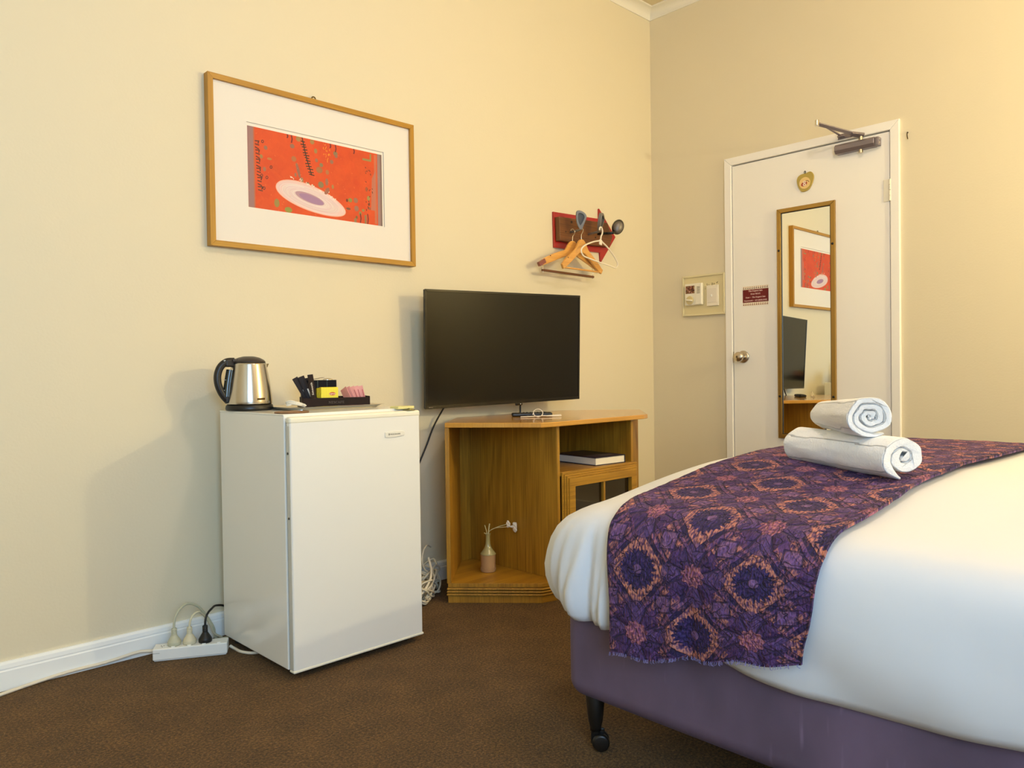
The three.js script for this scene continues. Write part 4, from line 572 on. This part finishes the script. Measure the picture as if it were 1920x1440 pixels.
{ // silver tray and the coffee caddy on it
  const ty = FT + 0.001;
  const t = thing('serving_tray', 'shiny silver tray with raised rim under the black caddy', 'tray', [1.425, ty, -2.455], -0.06);
  const sh = (w, d, r) => { const s = new THREE.Shape(); s.moveTo(-w + r, -d); s.lineTo(w - r, -d); s.quadraticCurveTo(w, -d, w, -d + r); s.lineTo(w, d - r); s.quadraticCurveTo(w, d, w - r, d); s.lineTo(-w + r, d); s.quadraticCurveTo(-w, d, -w, d - r); s.lineTo(-w, -d + r); s.quadraticCurveTo(-w, -d, -w + r, -d); return s; };
  const ring = (w0, d0, y0, w1, d1, y1) => { const a = sh(w0, d0, 0.05).getPoints(10), b = sh(w1, d1, 0.055).getPoints(10), pos = []; for (let i = 0; i < a.length; i++) { const j = (i + 1) % a.length; pos.push(a[i].x, y0, a[i].y, b[i].x, y1, b[i].y, a[j].x, y0, a[j].y, a[j].x, y0, a[j].y, b[i].x, y1, b[i].y, b[j].x, y1, b[j].y); } const g = new THREE.BufferGeometry(); g.setAttribute('position', new THREE.Float32BufferAttribute(pos, 3)); g.computeVertexNormals(); return g; };
  const silver = M(0xd9d2c4, 0.18, { metalness: 1, side: THREE.DoubleSide });
  part('tray_base', slab(sh(0.168, 0.108, 0.05).getPoints(10).map(p => [p.x, p.y]), 0, 0.002), silver, t);
  part('rim', [ring(0.168, 0.108, 0.001, 0.186, 0.126, 0.011), ring(0.186, 0.126, 0.011, 0.19, 0.13, 0.0105)], silver, t);
  // caddy frame: origin at its front left corner, x along the front
  const C = [1.36, ty + 0.0022, -2.5], A = -22.5 * D, cd = -0.1;
  const k = thing('caddy_box', 'low black open box of tea and coffee on the silver tray', 'caddy', C, A);
  const bk = M(0x2a1c15, 0.65, { specularIntensity: 0.4 }), L = 0.243;
  part('front_panel', rb(0, L, 0, 0.033, -0.003, 0, 0.0008), bk, k); part('back_panel', rb(0, L, 0, 0.036, cd, cd + 0.003, 0.0008), bk, k); part('side_panel', rb(0, 0.003, 0, 0.036, cd, 0, 0.0008), bk, k); part('side_panel', rb(L - 0.003, L, 0, 0.036, cd, 0, 0.0008), bk, k); part('bottom', bx(0.003, L - 0.003, 0, 0.003, cd + 0.003, -0.003), bk, k);
  each('partition', [rb(0.052, 0.0545, 0.003, 0.034, cd + 0.003, -0.003, 0.0005), rb(0.128, 0.1305, 0.003, 0.034, cd + 0.003, -0.003, 0.0005)], bk, k);
  const ct = canvasTex(256, 64, (c, w, h) => { c.fillStyle = '#2b211b'; c.fillRect(0, 0, w, h); c.fillStyle = '#6f645c'; c.font = '44px serif'; c.fillText('NESCAFE', 14, 48); });
  part('lettering', new THREE.PlaneGeometry(0.075, 0.0175).translate(0.125, 0.0165, 0.0004), M(0xffffff, 0.7, { map: ct, specularIntensity: 0.3 }), k);
  const place = (o, x, y, z, ry = 0, rx = 0, rz = 0) => { const v = V(x, y, z).applyAxisAngle(V(0, 1, 0), A); o.position.set(C[0] + v.x, C[1] + v.y, C[2] + v.z); o.rotation.order = 'YXZ'; o.rotation.set(rx, A + ry, rz); return o; };
  const bxo = thing('glossy_carton', 'glossy black upright carton at the back of the caddy', 'carton'); part('carton', rb(0, 0.127, 0, 0.094, -0.034, 0, 0.001), M(0x140c09, 0.4, { specularIntensity: 0.2 }), bxo); each('seam', [bx(0.058, 0.0588, 0.001, 0.093, 0, 0.0005), bx(0.092, 0.0926, 0.001, 0.093, 0, 0.0005)], M(0x6b7a66, 0.3), bxo); place(bxo, 0.0035, 0.0032, cd + 0.04);
  const sp = thing('teaspoon', 'silver teaspoon lying across the top of the black carton', 'teaspoon'); part('handle', tube([[0, 0.001, 0], [0.02, 0.003, 0.001], [0.045, 0.0075, 0.001], [0.06, 0.009, 0]], 0.0016, 20, 6), chrome, sp); part('bowl', new THREE.SphereGeometry(0.014, 20, 10, 0, 6.3, 0, Math.PI / 2).scale(1.35, 0.5, 0.9).translate(0.074, 0.0, 0), chrome, sp); place(sp, 0.028, 0.0978, cd + 0.022, 0.05);
  const tea = thing('tea_box', 'bright yellow box of tea bags standing in the caddy', 'tea box');
  const yt = canvasTex(256, 160, (c, w, h) => { c.fillStyle = '#f6e21c'; c.fillRect(0, 0, w, h); c.fillStyle = '#e2cf18'; for (let i = 0; i < 7; i++) c.fillRect(i * 38, 0, 2, h); c.fillStyle = '#c8501a'; c.beginPath(); c.ellipse(170, 92, 50, 24, 0, 0, 7); c.fill(); c.fillStyle = '#f7e9c0'; c.font = 'bold 30px sans-serif'; c.textAlign = 'center'; c.fillText('Lipton', 170, 102); });
  part('box', rb(0, 0.062, 0, 0.068, -0.05, 0, 0.002), M(0xf2dd20, 0.45), tea); part('printed_front', new THREE.PlaneGeometry(0.06, 0.04).translate(0.031, 0.047, 0.0004), M(0xffffff, 0.45, { map: yt }), tea);
  for (let i = 0; i < 4; i++) part('tea_bag', rb(-0.012 + i * 0.0035, -0.0095 + i * 0.0035, 0.006, 0.064 + 0.002 * (i % 2), -0.048, -0.004 - 0.008 * (3 - i) * 0.5, 0.001), M(0xeed51c, 0.5), tea);
  place(tea, 0.066, 0.0032, -0.006);
  // coffee sachets
  const st = (a, b) => canvasTex(64, 256, (c, w, h) => { c.fillStyle = a; c.fillRect(0, 0, w, h); c.save(); c.translate(42, 170); c.rotate(-Math.PI / 2); c.fillStyle = '#e6dccb'; c.font = 'bold 30px sans-serif'; c.fillText(b, 0, 0); c.restore(); c.fillStyle = '#b8683a'; c.fillRect(8, 196, 48, 52); c.fillStyle = '#f0b888'; c.beginPath(); c.ellipse(34, 224, 15, 20, 0.2, 0, 7); c.fill(); c.fillStyle = a; c.beginPath(); c.ellipse(34, 226, 6, 11, 0.2, 0, 7); c.fill(); });
  const sach = (label, x, z, lean, len, w, col, txt, fwd = 0.05, turn = 0) => { const s = thing('coffee_sachet', label, 'sachet', [0, 0, 0], 0, 'coffee sachets in the caddy'); const q = new THREE.BoxGeometry(w, len, 0.006, 6, 12, 2); const p = q.attributes.position; for (let i = 0; i < p.count; i++) { const f = Math.pow(Math.abs(p.getY(i)) / (len / 2), 4); p.setZ(i, p.getZ(i) * (1 - 0.85 * f) * (1 - 0.5 * Math.pow(Math.abs(p.getX(i)) / (w / 2), 2))); } q.computeVertexNormals(); q.translate(0, len / 2, 0); part('packet', q, M(0x2a1d17, 0.55, { specularIntensity: 0.5 }), s); if (txt) part('print', new THREE.PlaneGeometry(w * 0.94, len * 0.94).translate(0, len / 2, 0.0036), M(0xffffff, 0.7, { map: st(col, txt), specularIntensity: 0.3 }), s); else part('label_strip', new THREE.PlaneGeometry(0.005, 0.034).translate(0.005, len * 0.42, 0.0037), M(0xe9e2da, 0.5), s); place(s, x, 0.0035, z, turn, -fwd, lean); };
  sach('black coffee sachet leaning furthest left in the caddy', 0.036, -0.05, 0.5, 0.118, 0.021, '#2b201b', null);
  sach('black coffee sachet leaning between the leftmost sachet and the upright one', 0.042, -0.043, 0.36, 0.116, 0.022, '#2b201b', null);
  sach('plain dark coffee sachet behind the lettered sachet', 0.046, -0.058, 0.18, 0.105, 0.02, '#2b201b', null);
  sach('tall brown coffee sachet with sideways white lettering', 0.045, -0.02, 0.12, 0.116, 0.02, '#34271f', 'Smooth');
  const pink = M(0xf0a8a0, 0.55), pk = ['leftmost', 'second', 'third', 'fourth', 'rightmost'];
  for (let i = 0; i < 5; i++) { const s = thing('sweetener_sachet', pk[i] + ' pink paper sweetener sachet in the caddy', 'sachet', [0, 0, 0], 0, 'pink sachets in the caddy'); const q = new THREE.BoxGeometry(0.034, 0.07, 0.003, 4, 4, 1); const p = q.attributes.position; for (let j = 0; j < p.count; j++) p.setZ(j, p.getZ(j) * (Math.abs(p.getY(j)) > 0.033 ? 0.2 : 1) + 0.002 * Math.sin(p.getX(j) * 90 + i)); q.computeVertexNormals(); part('packet', q.translate(0, 0.035, 0), pink, s); part('stripe', new THREE.PlaneGeometry(0.002, 0.05).translate(0.013, 0.031, 0.0026), M(0xc2464a, 0.5), s); place(s, 0.178 + i * 0.0105, 0.0035, -0.03 - 0.004 * (i % 2), -0.85 + 0.14 * i, 0.05, 0.5 - 0.07 * i); }
  for (let i = 0; i < 2; i++) { const s = thing('sugar_sachet', ['tan paper sugar sachet beside the tea box', 'tan paper sugar sachet beside the pink sachets'][i], 'sachet'); part('packet', rb(-0.016, 0.016, 0, 0.028, -0.002, 0.002, 0.001), M(0xd9a878, 0.6), s); place(s, 0.147 + i * 0.022, 0.0035, -0.022 - 0.014 * i, 0.1 - 0.2 * i, -0.3); }
  const cr = thing('coiled_lead', 'small bundle of white lead beside the black caddy', 'lead', [1.325, ty + 0.0022, -2.505]); cr.scale.setScalar(0.85);
  part('lead', [0, 1, 2].map(i => tube([[0.05, 0.004 + i * 0.004, 0.012], [0.01, 0.014 + i * 0.005, 0.004 * i], [-0.022, 0.02 - i * 0.004, -0.01 + 0.01 * i], [-0.03, 0.026 - 0.007 * i, 0.0], [-0.014, 0.03 - 0.006 * i, 0.014], [0.02, 0.018 - i * 0.003, 0.02], [0.05, 0.008, 0.02 - 0.006 * i]], 0.0032, 44, 7)), M(0xe9e4d6, 0.5), cr);
}
// ------------------------------------------------------------------ power board, plugs and cords by the skirting
{
  const B = [0.872, 0.0005, -2.632], A = -28.7 * D;
  const g = thing('power_board', 'white four socket power board on the carpet beside the fridge', 'power board', B, A);
  const wp = M(0xf2f0ea, 0.4), L = 0.232;
  part('case', [rb(0, L, 0.004, 0.042, -0.056, 0, 0.004, 3), rb(0.004, L - 0.004, 0.0, 0.006, -0.052, -0.004, 0.002)], wp, g);
  part('seam', bx(0.001, 0.022, 0.028, 0.0288, -0.0003, 0.0005), M(0x5a5a5a, 0.6), g);
  [0.062, 0.112, 0.158, 0.205].forEach(x => { const s = part('switch', rb(x - 0.006, x + 0.006, 0.041, 0.0445, -0.013, -0.005, 0.001), M(0xfaf7ee, 0.3), g); });
  each('socket_slot', [bx(0.03, 0.0315, 0.0415, 0.0425, -0.034, -0.027).rotateY(0.0), bx(0.022, 0.0235, 0.0415, 0.0425, -0.034, -0.027), bx(0.0263, 0.0278, 0.0415, 0.0425, -0.024, -0.017)], M(0x2b2b2b, 0.6), g);
  const W2 = (x, y, z) => { const v = V(x, y, z).applyAxisAngle(V(0, 1, 0), A); return V(B[0] + v.x, B[1] + v.y, B[2] + v.z); };
  const plug = (label, x, m, pts, cordR) => {
    const q = thing('power_plug', label, 'plug', W2(x, 0.0422, -0.03).toArray(), 0, 'plugs in the power board');
    part('plug_body', lathe([[0, 0], [0.02, 0], [0.0215, 0.003], [0.0215, 0.01], [0.02, 0.014], [0.0165, 0.02], [0.0105, 0.03], [0.0085, 0.034], [0.008, 0.055], [0, 0.055]], 32), m, q);
    each('strain_relief', [0, 1, 2, 3].map(i => new THREE.TorusGeometry(0.0078, 0.0014, 6, 18).rotateX(Math.PI / 2).translate(0, 0.037 + i * 0.0048, 0)), m, q);
    const o = q.position; part('cord', tube([V(0, 0.05, 0), ...pts.map(p => V(...p).sub(o))], cordR, 60, 8), m, q);
  };
  plug('grey-beige plug at the left of the power board', 0.063, M(0xc9c4a6, 0.5), [[0.943, 0.118, -2.629], [0.953, 0.144, -2.632], [0.988, 0.165, -2.645], [1.03, 0.148, -2.66], [1.066, 0.104, -2.672], [1.096, 0.05, -2.68], [1.11, 0.006, -2.69], [1.16, 0.004, -2.68]], 0.0042);
  plug('cream plug with ribbed collar in the middle of the power board', 0.111, M(0xe2d6b4, 0.5), [[0.987, 0.116, -2.606], [0.998, 0.132, -2.61], [1.018, 0.138, -2.618], [1.042, 0.12, -2.636], [1.078, 0.07, -2.662], [1.098, 0.03, -2.678], [1.13, 0.005, -2.69]], 0.0038);
  plug('black plug at the right of the power board', 0.16, M(0x15120f, 0.45), [[1.03, 0.118, -2.584], [1.04, 0.134, -2.59], [1.062, 0.141, -2.61], [1.1, 0.133, -2.66], [1.15, 0.11, -2.69], [1.2, 0.05, -2.695], [1.22, 0.006, -2.695]], 0.0038);
  solid('white_cord', tube([[-1.4, 0.0056, -2.69], [-0.6, 0.0056, -2.66], [0.1, 0.0056, -2.61], [0.32, 0.0056, -2.635], [0.458, 0.0055, -2.682], [0.54, 0.006, -2.706], [0.65, 0.012, -2.7135], [0.74, 0.012, -2.713], [0.8, 0.016, -2.711], [0.85, 0.022, -2.706], [0.885, 0.02, -2.694], [0.91, 0.018, -2.672]], 0.0055, 110, 8), M(0xe8dcc6, 0.5), 'white cord running along the skirting into the power board', 'cord');
  solid('white_cord', tube([[1.105, 0.012, -2.565], [1.112, 0.006, -2.55], [1.116, 0.0055, -2.5], [1.14, 0.0055, -2.46], [1.19, 0.0055, -2.45]], 0.0052, 30, 8), M(0xe8dcc6, 0.5), 'white cord running from the power board under the fridge', 'cord');
}
{ // tangle of cream cords between fridge and cabinet
  const coil = (label, cx, cz, n, r0, h, k) => { const pts = []; for (let i = 0; i <= n * 9; i++) { const a = i / 9 * Math.PI * 2, t = i / (n * 9); pts.push(V(clamp(cx + (r0 + 0.012 * Math.sin(i * 1.7 + k)) * Math.cos(a + k), 1.64, 2.2), 0.008 + (0.5 + 0.5 * Math.sin(i * 0.9 + k)) * h * (0.4 + 0.6 * t), clamp(cz + (r0 * 0.85 + 0.012 * Math.cos(i * 2.3 + k)) * Math.sin(a + k * 0.7), -2.708, -2.3))); } solid('cord_coil', tube(pts, 0.0042, n * 40, 6), cordMat, label, 'cord'); };
  coil('cream cord heaped nearest the wall between fridge and cabinet', 1.975, -2.62, 8, 0.075, 0.12, 0.4);
  coil('cream cord tangled on the carpet right behind the fridge corner', 1.9, -2.53, 9, 0.072, 0.1, 2.1);
  coil('thin cream cord wound round the edge of the cord tangle', 1.935, -2.58, 7, 0.09, 0.07, 4.0);
  solid('cord_coil', tube([[2.02, 0.19, -2.62], [1.985, 0.205, -2.6], [1.955, 0.19, -2.585], [1.94, 0.15, -2.575], [1.955, 0.11, -2.575], [2.0, 0.085, -2.58], [2.03, 0.09, -2.62]], 0.0036, 50, 7), cordMat, 'single cream cord loop standing up beside the cabinet', 'cord');
  solid('cord_coil', tube([[1.72, 0.02, -2.58], [1.78, 0.03, -2.5], [1.84, 0.045, -2.47], [1.9, 0.085, -2.48], [1.945, 0.12, -2.52], [1.97, 0.16, -2.57]], 0.005, 40, 7), M(0xeee2ca, 0.5), 'pale flat cord sloping up across the cord tangle', 'cord');
}
// ------------------------------------------------------------------ lamps (outside the picture)
{
  const g = thing('ceiling_light', 'round frosted glass ceiling light', 'ceiling light', [CEIL.x, 0, CEIL.z]);
  part('canopy', lathe([[0, H - 0.001], [0.08, H - 0.001], [0.075, H - 0.03], [0.015, H - 0.04], [0.015, CEIL.y + 0.1]], 32), whitePlastic, g);
  part('globe', new THREE.SphereGeometry(0.12, 32, 20).translate(0, CEIL.y, 0), M(0xffffff, 0.5, { emissive: new THREE.Color(CEIL.color), emissiveIntensity: 3 }), g, 'glowing frosted globe');
  const l = new THREE.PointLight(CEIL.color, CEIL.power, 0, 2); l.position.set(0, CEIL.y, 0); l.shadow.radius = 3; l.castShadow = true; g.add(l);
}
{
  const g = thing('floor_lamp', 'slim floor lamp with frosted globe beside the bed head', 'lamp', [LAMP.x, 0, LAMP.z]);
  const b = M(0x8a7a55, 0.35, { metalness: 0.8 });
  part('base', lathe([[0, 0], [0.05, 0], [0.05, 0.012], [0.012, 0.022], [0, 0.022]], 36), b, g); part('pole', cyl(0.009, 0.009, LAMP.y - 0.09, 16).translate(0, (LAMP.y - 0.05) / 2, 0), b, g);
  part('globe', new THREE.SphereGeometry(0.085, 28, 18).translate(0, LAMP.y, 0), M(0xffffff, 0.5, { emissive: new THREE.Color(LAMP.color), emissiveIntensity: 3 }), g, 'glowing frosted globe');
  const l = new THREE.PointLight(LAMP.color, LAMP.power, 0, 2); l.position.set(0, LAMP.y, 0); l.shadow.radius = 1.2; l.castShadow = true; g.add(l);
}
renderer.render(scene, camera);
